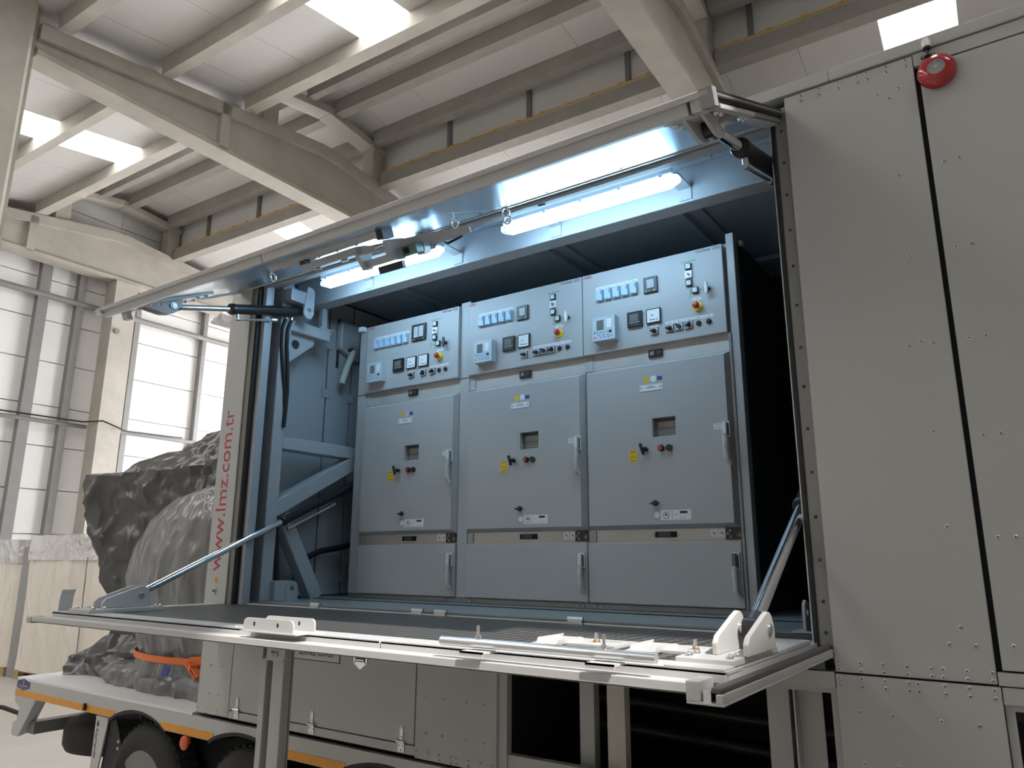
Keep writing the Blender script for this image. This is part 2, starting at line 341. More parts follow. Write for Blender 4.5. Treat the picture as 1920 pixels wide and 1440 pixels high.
# --- purlins and eave beams: one thing per span
bays=((-18.42,-11.12,'from the gable wall to the large girder'),(-10.70,-3.53,'from the large girder to the right girder'),(-3.11,6.9,'right of the right girder'))
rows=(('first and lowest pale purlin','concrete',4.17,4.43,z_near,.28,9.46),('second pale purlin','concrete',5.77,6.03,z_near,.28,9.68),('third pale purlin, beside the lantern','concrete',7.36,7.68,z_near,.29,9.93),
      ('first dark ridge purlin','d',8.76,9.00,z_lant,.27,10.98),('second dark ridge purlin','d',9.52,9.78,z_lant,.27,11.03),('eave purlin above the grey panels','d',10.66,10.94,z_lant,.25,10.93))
for u0,u1,where in bays:
    for k,(nm,mm,v0,v1,zf,h,zb) in enumerate(rows):
        if u0>-4 and k<5: continue
        m=HB(); zt0,zt1=zf(v0)-.003,zf(v1)-.003
        m.hexa([(u0,v0+.03,zb),(u1,v0+.03,zb),(u1,v1-.03,zb+(zt1-zt0)*.8),(u0,v1-.03,zb+(zt1-zt0)*.8),(u0,v0,zt0),(u1,v0,zt0),(u1,v1,zt1),(u0,v1,zt1)])
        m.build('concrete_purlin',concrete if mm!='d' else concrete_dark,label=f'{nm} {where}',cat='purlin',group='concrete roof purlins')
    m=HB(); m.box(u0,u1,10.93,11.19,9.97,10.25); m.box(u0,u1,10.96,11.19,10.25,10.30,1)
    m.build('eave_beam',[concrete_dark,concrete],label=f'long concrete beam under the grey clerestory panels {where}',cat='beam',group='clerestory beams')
    m=HB(); m.box(u0+.05,u1-.02,10.965,11.0,10.302,10.338)
    n=int((u1-u0)/.55)
    for i in range(n): m.box(u0+.3+i*.55,u0+.38+i*.55,10.955,11.0,10.302,10.358)
    m.build('cable_tray',cable_y,label=f'thin yellow cable tray lying on the beam {where}',cat='cable tray',group='yellow cable trays')
# ================================================================ STACKS BY THE GABLE
def pallet(x0,x1,y0,y1,label):
    t=thing('wooden_pallet',label,'pallet',((x0+x1)/2,(y0+y1)/2,0),'pallets under the wrapped stacks')
    for i in range(5):
        w=.1; y=y0+(y1-y0-w)*i/4
        MB().box(x0,x1,y,y+w,.125,.147).build('board',wood,t); 
    for i in range(3):
        x=x0+(x1-x0-.14)*i/2
        MB().box(x,x+.14,y0,y1,.103,.125).build('stringer',wood,t)
        for j in range(3):
            y=y0+(y1-y0-.1)*j/2; MB().box(x,x+.14,y,y+.1,.022,.103).build('block',wood,t)
        MB().box(x,x+.14,y0,y1,0,.022).build('board',wood,t)
def wrapped(x0,x1,y0,y1,z0,z1,seed,label):
    t=thing('wrapped_crate',label,'crate',((x0+x1)/2,(y0+y1)/2,z0),'film wrapped crates by the gable wall')
    def sheetm(zr,off,amp,n=70,k=26,sh=0):
        m=MB(); P=[(x0,y0),(x1,y0),(x1,y1),(x0,y1)]; per=[]
        L=[x1-x0,y1-y0,x1-x0,y1-y0]; tot=sum(L)
        for i in range(n):
            d=tot*i/n; s=0
            while d>L[s]: d-=L[s]; s+=1
            a,b=P[s],P[(s+1)%4]; f=d/L[s]; nx,ny=[(0,-1),(1,0),(0,1),(-1,0)][s]
            per.append((a[0]+(b[0]-a[0])*f,a[1]+(b[1]-a[1])*f,nx,ny))
        vs=[]
        for j in range(k+1):
            z=zr[0]+(zr[1]-zr[0])*j/k
            for (x,y,nx,ny) in per:
                q=noise.noise(V(x*2.2+seed,y*2.2,z*.9))*amp+noise.noise(V(x*6+seed,y*6,z*2.0))*amp*.6
                vs.append((x+nx*(off+q),y+ny*(off+q),z))
        top=len(vs); vs+= [(x0+(x1-x0)*.5,(y0+y1)/2,zr[1]+.02)]
        fs=[(j*n+i,j*n+(i+1)%n,(j+1)*n+(i+1)%n,(j+1)*n+i) for j in range(k) for i in range(n)]
        fs+=[(k*n+i,k*n+(i+1)%n,top) for i in range(n)]
        return m.add(vs,fs)
    sheetm((z0,z1-.14),0,.03).build('carton',carton,t,smooth=40)
    sheetm((z1-.40,z1),.03,.07,90,10).build('film_cover',foil,t,smooth=30)
    MB().bar(((x0+x1)/2+.55,y0-.05,z0+.2),((x0+x1)/2+.5,y0-.05,z1-.35),.012,.012,(0,1,0)).build('cord',galv,t)
pallet(-14.1,-11.0,5.95,8.0,'light wooden pallet under the right wrapped crate near the flatbed tail')
pallet(-17.4,-14.5,5.95,8.0,'light wooden pallet under the wrapped crate at the left edge')
wrapped(-14.08,-11.0,5.93,8.0,.15,2.30,1.7,'tall cream crate wrapped in clear film right of the dark gap')
wrapped(-17.4,-14.45,5.93,8.0,.15,2.24,5.1,'tall cream film wrapped crate cut off by the left edge')
m=MB()
m.box(-14.435,-14.115,5.97,7.9,0,2.12); m.build('grey_gap_infill',mat('gap_infill_grey',(.30,.29,.29),.3,.2,bump=.8,bscale=7),label='narrow grey added bale in the gap between the two cream crates',cat='infill')  # block added to paint in the dark gap between the crates
# ================================================================ THE TRAILER
F=3.0
TR=thing('equipment_trailer','long grey box trailer with its side opened by an upper and a lower flap','trailer',(-2.2,4.25,0))
def P(name,m,mats=paint,**k): return m.build(name,mats,k.pop('parent',TR),**k)
def rivets(parent,pts,y=F,r=.0078,m=rivet_m,name='rivets'):
    b=MB()
    for x,z in pts: b.stud((x,y,z),(0,-1,0),r,.005,8); b.cyl((x,y-.0045,z),(x,y-.006,z),r*.38,6,m=1)
    return b.build(name,[m,blackp],parent,kind='stuff')
# right side panel, door, rails
sp=P('side_panel',MB().box(-.664,-.170,F,F+.03,1.558,3.895),bevel=.003)
cols=[-.595,-.521,-.444,-.371,-.337,-.266,-.195]
rivets(sp,[(x,z) for x in cols for z in (3.883,3.857)]+[(-.305,3.772),(-.266,3.739),(-.229,3.771),(-.266,3.403),(-.264,3.067),(-.304,2.72),(-.262,2.731),(-.226,2.72),(-.260,2.398),(-.256,2.065),(-.293,1.676),(-.255,1.732),(-.217,1.675)]
  +[(x,z) for x in (-.65,-.577,-.503,-.429,-.356,-.322,-.252,-.181) for z in (1.594,1.569)])
sd=P('side_door',MB().box(-.152,2.6,F,F+.03,1.603,3.836),bevel=.003)
rivets(sd,[(x,z) for z in (3.414,3.067,2.72,2.372,2.027,1.681) for x in (-.112,-.062,.3,.35)])
P('door_gap_frame',MB().box(-.30,2.6,F+.022,F+.06,1.45,3.95),gap_m)
P('door_top_rail',MB().box(-.167,2.6,F,F+.02,3.843,3.897))
re=P('roof_rail',MB().box(-4.56,-.478,F-.008,F+.05,3.902,3.955).box(-.476,2.6,F-.008,F+.05,3.902,3.955),bevel=.003)
sill=P('door_bottom_rail',MB().box(-.167,2.6,F,F+.02,1.556,1.597))
lp=P('lower_side_panel',MB().box(-.666,-.163,F,F+.03,.55,1.551),bevel=.002)
rivets(lp,[(x,z) for x in (-.651,-.577,-.503,-.429,-.40,-.322,-.252,-.181) for z in (1.541,1.516)]+[(x,z) for x,z in ((-.595,1.431),(-.49,1.43),(-.344,1.429),(-.236,1.427),(-.593,1.265),(-.488,1.267),(-.344,1.266),(-.236,1.265))])
P('lower_frame',MB().box(-.160,2.6,F+.004,F+.03,1.50,1.551).box(-.160,-.134,F+.02,F+.05,.55,1.50).box(-.134,2.6,F+.02,F+.05,1.478,1.50),paint)
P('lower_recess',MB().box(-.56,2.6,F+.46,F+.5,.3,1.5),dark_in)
# roof, floor and walls of the box
P('roof',MB().box(-4.54,-.56,F+.32,5.5,4.052,4.07).box(-4.54,-.56,F+.05,F+.32,3.93,3.95).box(-.56,2.6,F+.05,5.5,3.93,3.95),paint)
P('roof_lining',MB().box(-4.515,-.56,F+.16,5.44,4.02,4.05),roof_in)
P('load_floor',MB().box(-4.5,-.60,F+.16,5.45,1.56,1.672),mat('floor_plate',(.30,.33,.335),.35,.3))
P('floor_seam',MB().box(-4.45,-.72,3.655,3.668,1.672,1.676),gap_m)
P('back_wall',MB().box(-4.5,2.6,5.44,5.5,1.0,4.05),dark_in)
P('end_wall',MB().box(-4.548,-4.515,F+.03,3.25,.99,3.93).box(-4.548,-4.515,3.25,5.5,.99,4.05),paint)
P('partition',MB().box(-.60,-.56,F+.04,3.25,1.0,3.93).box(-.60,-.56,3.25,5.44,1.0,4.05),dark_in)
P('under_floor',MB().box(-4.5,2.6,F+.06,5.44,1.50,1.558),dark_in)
# inner face of the end wall: sheets with joints and clips
iw=P('end_wall_lining',MB().box(-4.515,-4.510,F+.06,5.44,1.672,4.02),gap_m)
ys=[F+.07,3.40,3.865,4.125,4.6,5.4]
for a,b in zip(ys,ys[1:]):
    q=MB(); q.box(-4.51,-4.497,a+.008,b-.008,1.68,4.0); q.build('lining_sheet',paint_in,iw)
for y in (3.40,3.865,4.125):
    for z in (3.62,3.22,2.47,1.80):
        q=MB(); q.box(-4.497,-4.488,y-.045,y+.045,z-.035,z+.035)
        for dy in (-.03,.03):
            for dz in (-.02,.02): q.stud((-4.488,y+dy,z+dz),(1,0,0),.006,.004,6,1)
        q.build('joint_clip',[paint_in,bolt_m],iw)
# left corner post with the lettering
cp=P('corner_post',MB().box(-4.55,-4.325,F,F+.03,1.622,3.90).box(-4.55,-4.525,F+.03,F+.3,1.622,3.90),bevel=.003)
t1=text('www.lmz.com.tr',.155,upY(-4.455,F-.0005,2.40),red_txt,cp,'lettering',width=1.075)
st=MB(); st.cyl((-4.445,F,1.742),(-4.445,F-.006,1.742),.022,18); st.lathe((-4.445,F-.006,1.742),(0,-1,0),[(.012,0),(.012,.012),(.008,.018),(0,.02)],12,1); st.build('earth_stud',[steel,bolt_m],cp,smooth=40)
st=MB(); st.box(-4.452,-4.422,F-.002,F,1.78,1.825); st.build('earth_sign',yellow,cp)
st=MB(); st.box(-4.4385,-4.4355,F-.003,F-.002,1.803,1.82).box(-4.446,-4.428,F-.003,F-.002,1.801,1.804).box(-4.443,-4.431,F-.003,F-.002,1.795,1.797).box(-4.440,-4.434,F-.003,F-.002,1.789,1.791); st.build('earth_symbol',black_txt,cp)
P('post_return',MB().box(-4.325,-4.28,F+.01,F+.055,1.66,3.86),mat('post_side',(.20,.18,.15),.5))
P('door_seal',MB().box(-4.28,-4.265,F+.02,F+.06,1.66,3.85).box(-4.27,-.70,F+.02,F+.05,3.835,3.86),black)
P('inner_jamb',MB().box(-4.265,-4.225,F+.05,F+.09,1.66,3.84).box(-4.30,-4.265,F+.06,F+.14,1.66,3.84),paint_in)
# right jamb
rj=P('door_jamb',MB().box(-.712,-.666,F+.012,F+.04,1.60,3.86),mat('jamb_grey',(.24,.23,.22),.45))
rivets(rj,[(-.688,z) for z in (3.75,3.60,3.45,3.29,3.13,2.96,2.78,2.62,2.45,2.28,2.11,1.95,1.80,1.69)],F+.012,.007,mat('dark_screw',(.05,.05,.05),.4),'screws')
P('door_seal',MB().box(-.733,-.712,F+.005,F+.045,1.625,3.82).box(-.733,-.67,F+.005,F+.03,1.625,1.645),black,bevel=.006)
P('jamb_lip',MB().box(-.742,-.735,F+.03,F+.05,1.64,3.80),white)
# head of the opening, longitudinal roof rails and ribs
hd=P('head_rail',MB().box(-4.265,-.735,F+.045,F+.075,3.80,3.87).box(-4.265,-.735,F+.11,F+.165,3.83,4.02),paint_in,bevel=.003)
P('head_seal',MB().box(-4.265,-.735,F+.082,F+.106,3.835,3.85),black)
P('roof_beam',MB().box(-4.497,-.60,3.52,3.64,3.812,4.02),paint_in,bevel=.006)
for x in (-3.85,-2.42,-1.466):
    P('roof_rib',MB().box(x-.053,x+.053,3.64,5.4,4.001,4.02).box(x-.053,x-.041,3.64,5.4,3.966,4.001),roof_in)
P('roof_rib',MB().box(-4.45,-.65,4.94,5.03,3.97,4.001),roof_in)
P('mounting_plate',MB().box(-1.455,-1.155,3.32,3.49,4.005,4.018),paint_in)
P('mounting_plate',MB().box(-3.19,-2.89,3.32,3.49,4.005,4.018),paint_in)
for x0,x1 in ((-3.92,-3.30),(-2.236,-1.626)):
    P('cable_conduit',MB().cyl((x0,3.413,4.002),(x1,3.413,4.002),.010,8),white,smooth=50)
for x,y in ((-1.93,3.85),(-3.16,3.85)):
    P('roof_socket',MB().lathe((x,y,4.018),(0,0,-1),[(.045,0),(.045,.012),(.03,.02),(.018,.02),(.018,.012),(0,.012)],20),paint_in,smooth=40)
P('loose_cable',MB().tube([(-2.91,3.317,3.972),(-2.846,3.274,3.887),(-2.76,3.263,3.844),(-2.675,3.285,3.876),(-2.664,3.306,3.962)],.008,8),black,smooth=60)
P('loose_cable',MB().tube([(-1.58,3.38,3.995),(-1.52,3.35,3.96),(-1.42,3.34,3.95),(-1.33,3.38,3.98)],.007,8),black,smooth=60)
P('loose_cable',MB().tube([(-3.23,3.38,3.995),(-3.18,3.35,3.95),(-3.08,3.34,3.94),(-2.99,3.37,3.96)],.007,8),black,smooth=60)
# steel support frame at the left end (carries the rams)
X0,X1=-4.36,-4.25
sf=P('support_frame',MB().box(X0,X1,3.205,3.30,1.672,4.02).box(X0,X1,3.30,4.10,2.69,2.78).bar((-4.305,3.28,2.27),(-4.305,4.05,2.70),.105,.105,(1,0,0)).bar((-4.305,3.36,2.24),(-4.305,3.70,1.672),.105,.10,(1,0,0)),paint_in,bevel=.006)
q=MB(); q.box(X0,X1,3.30,3.66,3.555,3.64); q.build('bracket_arm',paint_in,sf,bevel=.006)
q=MB(); 
import bmesh
def plate_hole(poly,hole,r,ax,a0,a1,n=18):
    """flat plate with one round hole, extruded along an axis"""
    m=MB(); N=len(poly); hc=V(*hole)
    # radial fan between outline (resampled by angle) and the hole
    out=[]; K=n*2
    for i in range(K):
        t=2*math.pi*i/K; d=V(math.cos(t),math.sin(t)); best=None
        for j in range(N):
            a=V(*poly[j]); b=V(*poly[(j+1)%N]); e=b-a; den=d.x*e.y-d.y*e.x
            if abs(den)<1e-9: continue
            w=a-hc; s=(w.x*e.y-w.y*e.x)/den; u=(w.x*d.y-w.y*d.x)/den
            if s>0 and -1e-6<=u<=1+1e-6 and (best is None or s<best): best=s
        out.append((hc+d*best, hc+d*r))
    # snap nearest sample to each corner
    for c in poly:
        i=min(range(K),key=lambda i:(out[i][0]-V(*c)).length); out[i]=(V(*c),out[i][1])
    def P3(t,a): return {0:(a,t[0],t[1]),1:(t[0],a,t[1]),2:(t[0],t[1],a)}[ax]
    vs=[P3(o,a) for a in (a0,a1) for o,_ in out]+[P3(h,a) for a in (a0,a1) for _,h in out]
    fs=[]
    for i in range(K):
        j=(i+1)%K
        fs+=[(i,j,2*K+j,2*K+i),(K+i,3*K+i,3*K+j,K+j),(i,K+i,K+j,j),(2*K+i,2*K+j,3*K+j,3*K+i)]
    return m.add(vs,fs)
plate_hole([(3.30,3.30),(3.55,3.505),(3.55,3.555),(3.30,3.555)],(3.385,3.475),.035,0,-4.315,-4.30).build('gusset_plate',paint_in,sf)
q=MB(); q.box(-4.36,-4.15,3.20,3.36,3.74,3.83); q.build('ram_beam',paint_in,sf,bevel=.004)
for x in (-4.262,-4.148):
    q=MB(); pr=[(3.31,3.85),(3.31,3.68)]+[(3.355+.045*math.cos(a),3.68+.045*math.sin(a)) for a in [math.pi+math.pi*i/8 for i in range(9)]]+[(3.40,3.85),(3.375,3.875),(3.335,3.875)]
    q.prism(pr[1:],0,x-.008,x+.008); q.cyl((x-.016,3.355,3.703),(x+.016,3.355,3.703),.016,14,m=1); q.build('ram_lug',[paint_in,steel],sf)
q=MB(); q.box(-4.36,-4.25,3.56,3.70,3.64,3.652); q.box(-4.32,-4.28,3.60,3.65,3.652,3.83)
for y in (3.58,3.68): q.stud((-4.27,y,3.652),(0,0,1),.01,.008,8,1); q.cyl((-4.27,y,3.64),(-4.27,y,3.615),.007,8,m=1)
q.build('hanger_post',[paint_in,steel],sf)
q=MB(); q.box(-4.30,-4.20,3.28,3.40,1.672,1.80); q.build('foot_plate',paint_in,sf,bevel=.003)
lug=[(3.37,1.672),(3.47,1.672),(3.47,1.75)]+[(3.42+.05*math.cos(a),1.75+.05*math.sin(a)) for a in [math.pi*i/8 for i in range(1,8)]]+[(3.37,1.75)]
for x in (-4.235,-4.20): plate_hole(lug,(3.42,1.75),.017,0,x-.006,x+.006).build('anchor_lug',paint_in,sf)
# right lug near the jamb
lug2=[(3.05,1.672),(3.12,1.672),(3.12,1.76)]+[(3.085+.035*math.cos(a),1.76+.035*math.sin(a)) for a in [math.pi*i/8 for i in range(1,8)]]+[(3.05,1.76)]
q=plate_hole([(y+.09,z) for y,z in lug2],(3.175,1.75),.014,0,-.80,-.788); q.box(-.84,-.76,3.13,3.22,1.672,1.68); q.build('anchor_lug',paint_in,TR)
# capped lever on the end wall
q=MB(); q.prism([(3.93,3.60),(4.15,3.52),(4.15,3.84),(3.95,3.84),(3.93,3.80)],0,-4.497,-4.43); q.build('switch_housing',paint_in,TR,bevel=.02)
q=MB(); q.cyl((-4.43,4.03,3.60),(-4.40,4.03,3.60),.018); q.build('switch_shaft',black,TR)
q=MB(); q.tube([(-4.41,4.05,3.59),(-4.40,4.02,3.53),(-4.395,3.98,3.44),(-4.40,3.95,3.34),(-4.40,3.94,3.30)],.027,10); q.build('wrapped_lever',wrapw,TR,smooth=60)
q=MB(); q.tube([(-4.49,3.955,3.86),(-4.485,3.955,3.70),(-4.485,3.955,3.45)],.010,8); q.build('wall_cable',black,TR,smooth=60)
q=MB(); q.tube([(-4.46,3.66,1.72),(-4.45,3.66,1.86),(-4.44,3.72,1.95),(-4.43,3.85,2.0),(-4.42,4.05,2.03),(-4.40,4.3,2.10)],.022,8); q.build('wall_cable',black,TR,smooth=60)
q=MB(); q.tube([(-4.30,3.32,2.25),(-4.29,3.33,2.1),(-4.28,3.345,1.9),(-4.27,3.36,1.70)],.018,8); q.build('hydraulic_hose',black,TR,smooth=60)
# entrance sill
es=P('sill',MB().box(-4.30,-.70,F,F+.06,1.56,1.64).box(-4.265,-.735,F+.115,F+.165,1.60,1.668),mat('sill_dark',(.10,.105,.11),.4,.2))
# ---------------------------------------------------------------- lower body, left of the open bay
lw=P('lower_left_panel',MB().box(-4.52,-4.195,F,F+.03,1.0,1.62),bevel=.002)
rivets(lw,[(-4.407,1.288),(-4.298,1.288),(-4.403,1.12),(-4.299,1.119)]+[(x,z) for x in (-4.513,-4.414,-4.312,-4.212) for z in (1.031,1.006)],r=.0068)
hz=P('service_hatch',MB().box(-4.188,-2.680,F,F+.02,1.049,1.62))
for x in (-4.107,-3.433,-2.760):
    q=MB(); q.box(x-.011,x+.011,F-.005,F,1.06,1.125); q.cyl((x-.028,F-.008,1.055),(x+.028,F-.008,1.055),.008,10); q.box(x-.022,x+.022,F-.005,F,1.006,1.05)
    for a,b in ((x,1.118),(x,1.075),(x-.013,1.035),(x+.013,1.035),(x,1.015)): q.stud((a,F-.005,b),(0,-1,0),.005,.003,6,1)
    q.build('hinge',[steel,bolt_m],hz)
q=MB(); q.box(-3.620,-3.240,F-.004,F,1.390,1.478,0); q.box(-3.625,-3.235,F-.002,F,1.385,1.483,1); q.build('sign_plate',[mat('sign_cream',(.62,.59,.52),.45),black_txt],hz)
text('SERVICE COVER',.056,onY(-3.43,F-.005,1.430),black_txt,hz,'lettering',width=.29)
q=MB(); q.prism([(-3.125,1.48),(-3.125,1.401),(-3.075,1.368),(-3.025,1.401),(-3.025,1.48)],1,F-.006,F,0); q.box(-3.112,-3.038,F-.008,F-.005,1.408,1.475,1); q.box(-3.105,-3.045,F-.0095,F-.007,1.414,1.420,0)
for x in (-3.115,-3.035): q.stud((x,F-.006,1.403),(0,-1,0),.004,.003,6,1)
q.build('paddle_latch',[chrome,blackp],hz)
P('hatch_gap',MB().box(-4.192,-2.676,F+.018,F+.03,.99,1.62),gap_m)
P('hatch_bottom_rail',MB().box(-4.188,-2.672,F,F+.025,1.0,1.042),paint)
rp=P('lower_mid_panel',MB().box(-2.672,-2.172,F,F+.03,.99,1.62),bevel=.002)
rivets(rp,[(x,z) for x in (-2.602,-2.495,-2.350,-2.245) for z in (1.28,1.112)]+[(x,z) for x in (-2.657,-2.584,-2.513,-2.438,-2.407,-2.333,-2.261,-2.192) for z in (1.026,1.001)],r=.0068)
bf=P('bay_frame',MB().box(-2.172,-2.122,F+.012,F+.05,.98,1.51).box(-2.17,-.669,F,F+.05,1.50,1.556).box(-2.17,-.669,F+.03,F+.055,1.478,1.50).box(-.69,-.666,F+.015,F+.05,.5,1.50).box(-2.17,-.69,F+.02,F+.06,1.0,1.078),paint)
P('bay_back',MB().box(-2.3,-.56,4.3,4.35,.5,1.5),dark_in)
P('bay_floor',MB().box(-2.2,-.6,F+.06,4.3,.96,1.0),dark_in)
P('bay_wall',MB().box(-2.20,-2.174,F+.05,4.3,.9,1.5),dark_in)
for a,b,y,mm in ((-1.785,-1.713,3.10,paint),(-1.637,-1.553,3.08,mat('post_lit_cream',(.58,.55,.46),.45)),(-.948,-.864,3.10,paint)):  # middle post's paler cream has the light falling on it in its colour
    P('bay_post',MB().box(a,b,y,y+.05,.5,1.5),mm)
P('angle_post',MB().box(-.838,-.832,3.06,3.13,.5,1.5).box(-.832,-.745,3.115,3.125,.5,1.5),paint_w)
for z in (1.25,1.12): P('inner_pipe',MB().cyl((-2.1,3.7,z),(-.7,3.75,z-.06),.03,10),mat('pipe_dark',(.05,.05,.05),.4),smooth=50)
# ---------------------------------------------------------------- chassis, flatbed tail
def arch(xc,w=.345,z0=.85,h=.083,n=12):
    return [(xc-w+2*w*i/n, z0+h*math.sin(math.pi*i/n)**.75) for i in range(n+1)]
skirt=[(-7.03,.99),(-7.03,.85)]+arch(-5.19)+arch(-4.03)+arch(-2.87)+[(-2.0,.85),(-2.0,.99)]
sk=MB()
xs=skirt[1:-1]
for (x0,z0),(x1,z1) in zip(xs,xs[1:]):
    if x1-x0<1e-4: continue
    sk.hexa([(x0,F,z0),(x1,F,z1),(x1,F+.03,z1),(x0,F+.03,z0),(x0,F,.974),(x1,F,.974),(x1,F+.03,.974),(x0,F+.03,.974)])
sk=P('side_skirt',sk)
st=None
for (x0,z0),(x1,z1) in zip(xs,xs[1:]):
    if x1-x0<1e-4: continue
    a,b=max(z0,.853),max(z1,.853)
    if a<.899 and b<.899:
        if st is None: st=MB()
        st.hexa([(x0,F-.003,a),(x1,F-.003,b),(x1,F,b),(x0,F,a),(x0,F-.003,.899),(x1,F-.003,.899),(x1,F,.899),(x0,F,.899)])
    elif st is not None: st.build('reflective_stripe',stripe,sk); st=None
if st is not None: st.build('reflective_stripe',stripe,sk)
P('deck_plate',MB().box(-7.03,-4.56,F,5.5,.975,.992),deck_w)
P('chassis_deck',MB().box(-4.56,2.6,F+.05,5.5,.9,.958),dark_in)  # coloured near-black so the recess above it looks shaded
P('skirt_liner',MB().box(-5.6,-2.0,F+.27,F+.30,.3,.86),gap_m)
for xc in (-5.19,-4.03,-2.87):
    q=MB(); a=arch(xc)
    for (x0,z0),(x1,z1) in zip(a,a[1:]): q.hexa([(x0,F+.004,z0-.022),(x1,F+.004,z1-.022),(x1,F+.2,z1-.022),(x0,F+.2,z0-.022),(x0,F+.004,z0+.004),(x1,F+.004,z1+.004),(x1,F+.2,z1+.004),(x0,F+.2,z0+.004)])
    q.build('wheel_arch',black,TR)
P('chassis_beam',MB().box(-6.9,2.6,3.55,3.7,.55,.9).box(-6.9,2.6,4.8,4.95,.55,.9),mat('chassis_dark',(.06,.06,.055),.5))
P('tail_crossbeam',MB().box(-6.85,-6.74,3.05,5.4,.58,.67),mat('chassis_grey',(.22,.215,.20),.45))
bp=[(-7.025,.852),(-7.02,.805),(-6.925,.765),(-6.935,.70),(-6.965,.655),(-7.0,.66),(-7.01,.57),(-6.985,.553),(-6.90,.553),(-6.67,.852)]
P('tail_bracket',MB().prism(bp,1,F,F+.02).hexa([(-6.90,F,.553),(-6.885,F,.553),(-6.885,F+.09,.575),(-6.90,F+.09,.575),(-6.685,F,.852),(-6.66,F,.852),(-6.66,F+.09,.852),(-6.685,F+.09,.852)]),paint,bevel=.004)
q=MB(); q.tube([(-6.90,F+.06,.70),(-7.05,F+.04,.71),(-7.16,F-.02,.745),(-7.32,F-.06,.745)],.018,8); q.build('lamp_arm',black,TR,smooth=60)
q=MB(); q.lathe((-6.93,F+.06,.70),(-1,0,0),[(.055,0),(.055,.025),(.03,.035),(0,.035)],16); q.build('tail_lamp',red_lens,TR,smooth=40)
q=MB(); q.prism([(-5.889,.862),(-5.889,.895),(-5.876,.912),(-5.863,.895),(-5.863,.862)],1,F-.025,F-.003); q.build('side_marker',blackp,TR,bevel=.004)
q=MB(); q.lathe((-4.60,F-.004,.808),(0,-1,0),[(.042,0),(.042,.012),(.03,.02),(0,.022)],18); q.box(-4.62,-4.58,F,F+.02,.80,.86); q.build('side_reflector',orange_lens,TR,smooth=40)
hx=[(-6.905+.128*math.cos(R(90+60*i)),.942+.044*math.sin(R(90+60*i))) for i in range(6)]
q=MB(); q.prism(hx,1,F-.002,F); q.build('hexagon_badge',navy,TR)
q=MB(); q.prism([(-6.915,.945),(-6.898,.945),(-6.890,.965),(-6.905,.978),(-6.914,.962)],1,F-.0035,F-.002); q.box(-6.985,-6.825,F-.0035,F-.002,.928,.937); q.box(-6.945,-6.865,F-.0035,F-.002,.914,.919); q.build('badge_print',mat('badge_print',(.28,.27,.36),.5),TR)
mf=[(-5.738,.83),(-5.575,.835),(-5.66,.40),(-5.745,.40)]
mg=P('mudguard_plate',MB().prism(mf,1,F+.01,F+.02).box(-5.738,-5.575,F+.008,F+.05,.825,.84),paint_w)
text('Alumordo',.055,dnY(-5.705,F+.0095,.66),black_txt,mg,'lettering',width=.20)
q=MB(); q.prism([(-5.703,.812),(-5.716,.785),(-5.710,.772),(-5.694,.772),(-5.688,.785)],1,F+.007,F+.0095); q.build('flame_mark',black_txt,mg)
q=MB(); q.prism([(-5.57,.84),(-5.50,.84),(-5.30,.52),(-5.34,.40),(-5.66,.38)],1,F+.03,F+.045)
for x,z in ((-5.44,.70),(-5.44,.655),(-5.42,.51)): q.stud((x,F+.03,z),(0,-1,0),.012,.008,8,1)
q.build('mud_flap',[black,steel],TR)
# wheels: things of their own
def wheel(x,y,label,z=.42,r=.425,w=.24):
    t=thing('trailer_wheel',label,'wheel',(x,y+w/2,0),'trailer wheels under the skirt')
    MB().lathe((x,y,z),(0,1,0),[(.25,.02),(.30,-.005),(.36,.0),(r-.02,.03),(r,.06),(r,w-.06),(r-.02,w-.03),(.30,w),(.25,w-.02)],48).build('tyre',tyre_m,t,smooth=50)
    m=MB()
    for i in range(40):
        a=2*math.pi*i/40; c,s=math.cos(a),math.sin(a); a2=a+.09
        m.hexa([(x+(r-.002)*c,y+.055,z+(r-.002)*s),(x+(r-.002)*math.cos(a2),y+.055,z+(r-.002)*math.sin(a2)),(x+(r-.002)*math.cos(a2),y+w-.055,z+(r-.002)*math.sin(a2)),(x+(r-.002)*c,y+w-.055,z+(r-.002)*s),
                (x+(r+.008)*c,y+.055,z+(r+.008)*s),(x+(r+.008)*math.cos(a2),y+.055,z+(r+.008)*math.sin(a2)),(x+(r+.008)*math.cos(a2),y+w-.055,z+(r+.008)*math.sin(a2)),(x+(r+.008)*c,y+w-.055,z+(r+.008)*s)])
    m.build('tread',tyre_m,t,kind='stuff')
    MB().lathe((x,y,z),(0,1,0),[(.262,.012),(.268,.03),(.245,.05),(.235,.12),(.20,.15),(.11,.16),(.10,.10),(.07,.08),(0,.08)],40).build('rim',rim_m,t,smooth=35)
    m=MB()
    for i in range(8): a=2*math.pi*i/8+.2; m.cyl((x+.15*math.cos(a),y+.14,z+.15*math.sin(a)),(x+.15*math.cos(a),y+.158,z+.15*math.sin(a)),.03,10)
    m.build('rim_holes',gap_m,t)
wheel(-5.13,3.02,'rear trailer wheel nearest the mudguard plate')
wheel(-4.03,3.02,'second trailer wheel partly behind the support leg')
t=thing('spare_wheel','black spare wheel hanging flat under the flatbed tail','wheel',(-6.43,3.6,.43))
MB().lathe((-6.43,3.60,.43),(0,0,1),[(.25,.02),(.32,0),(.40,.025),(.425,.07),(.425,.19),(.40,.235),(.32,.26),(.25,.24)],40).build('tyre',tyre_m,t,smooth=50)
MB().lathe((-6.43,3.60,.53),(0,0,1),[(.25,0),(.25,.1),(.10,.1),(.10,.2),(0,.2)],24).build('rim',rim_m,t,smooth=40)
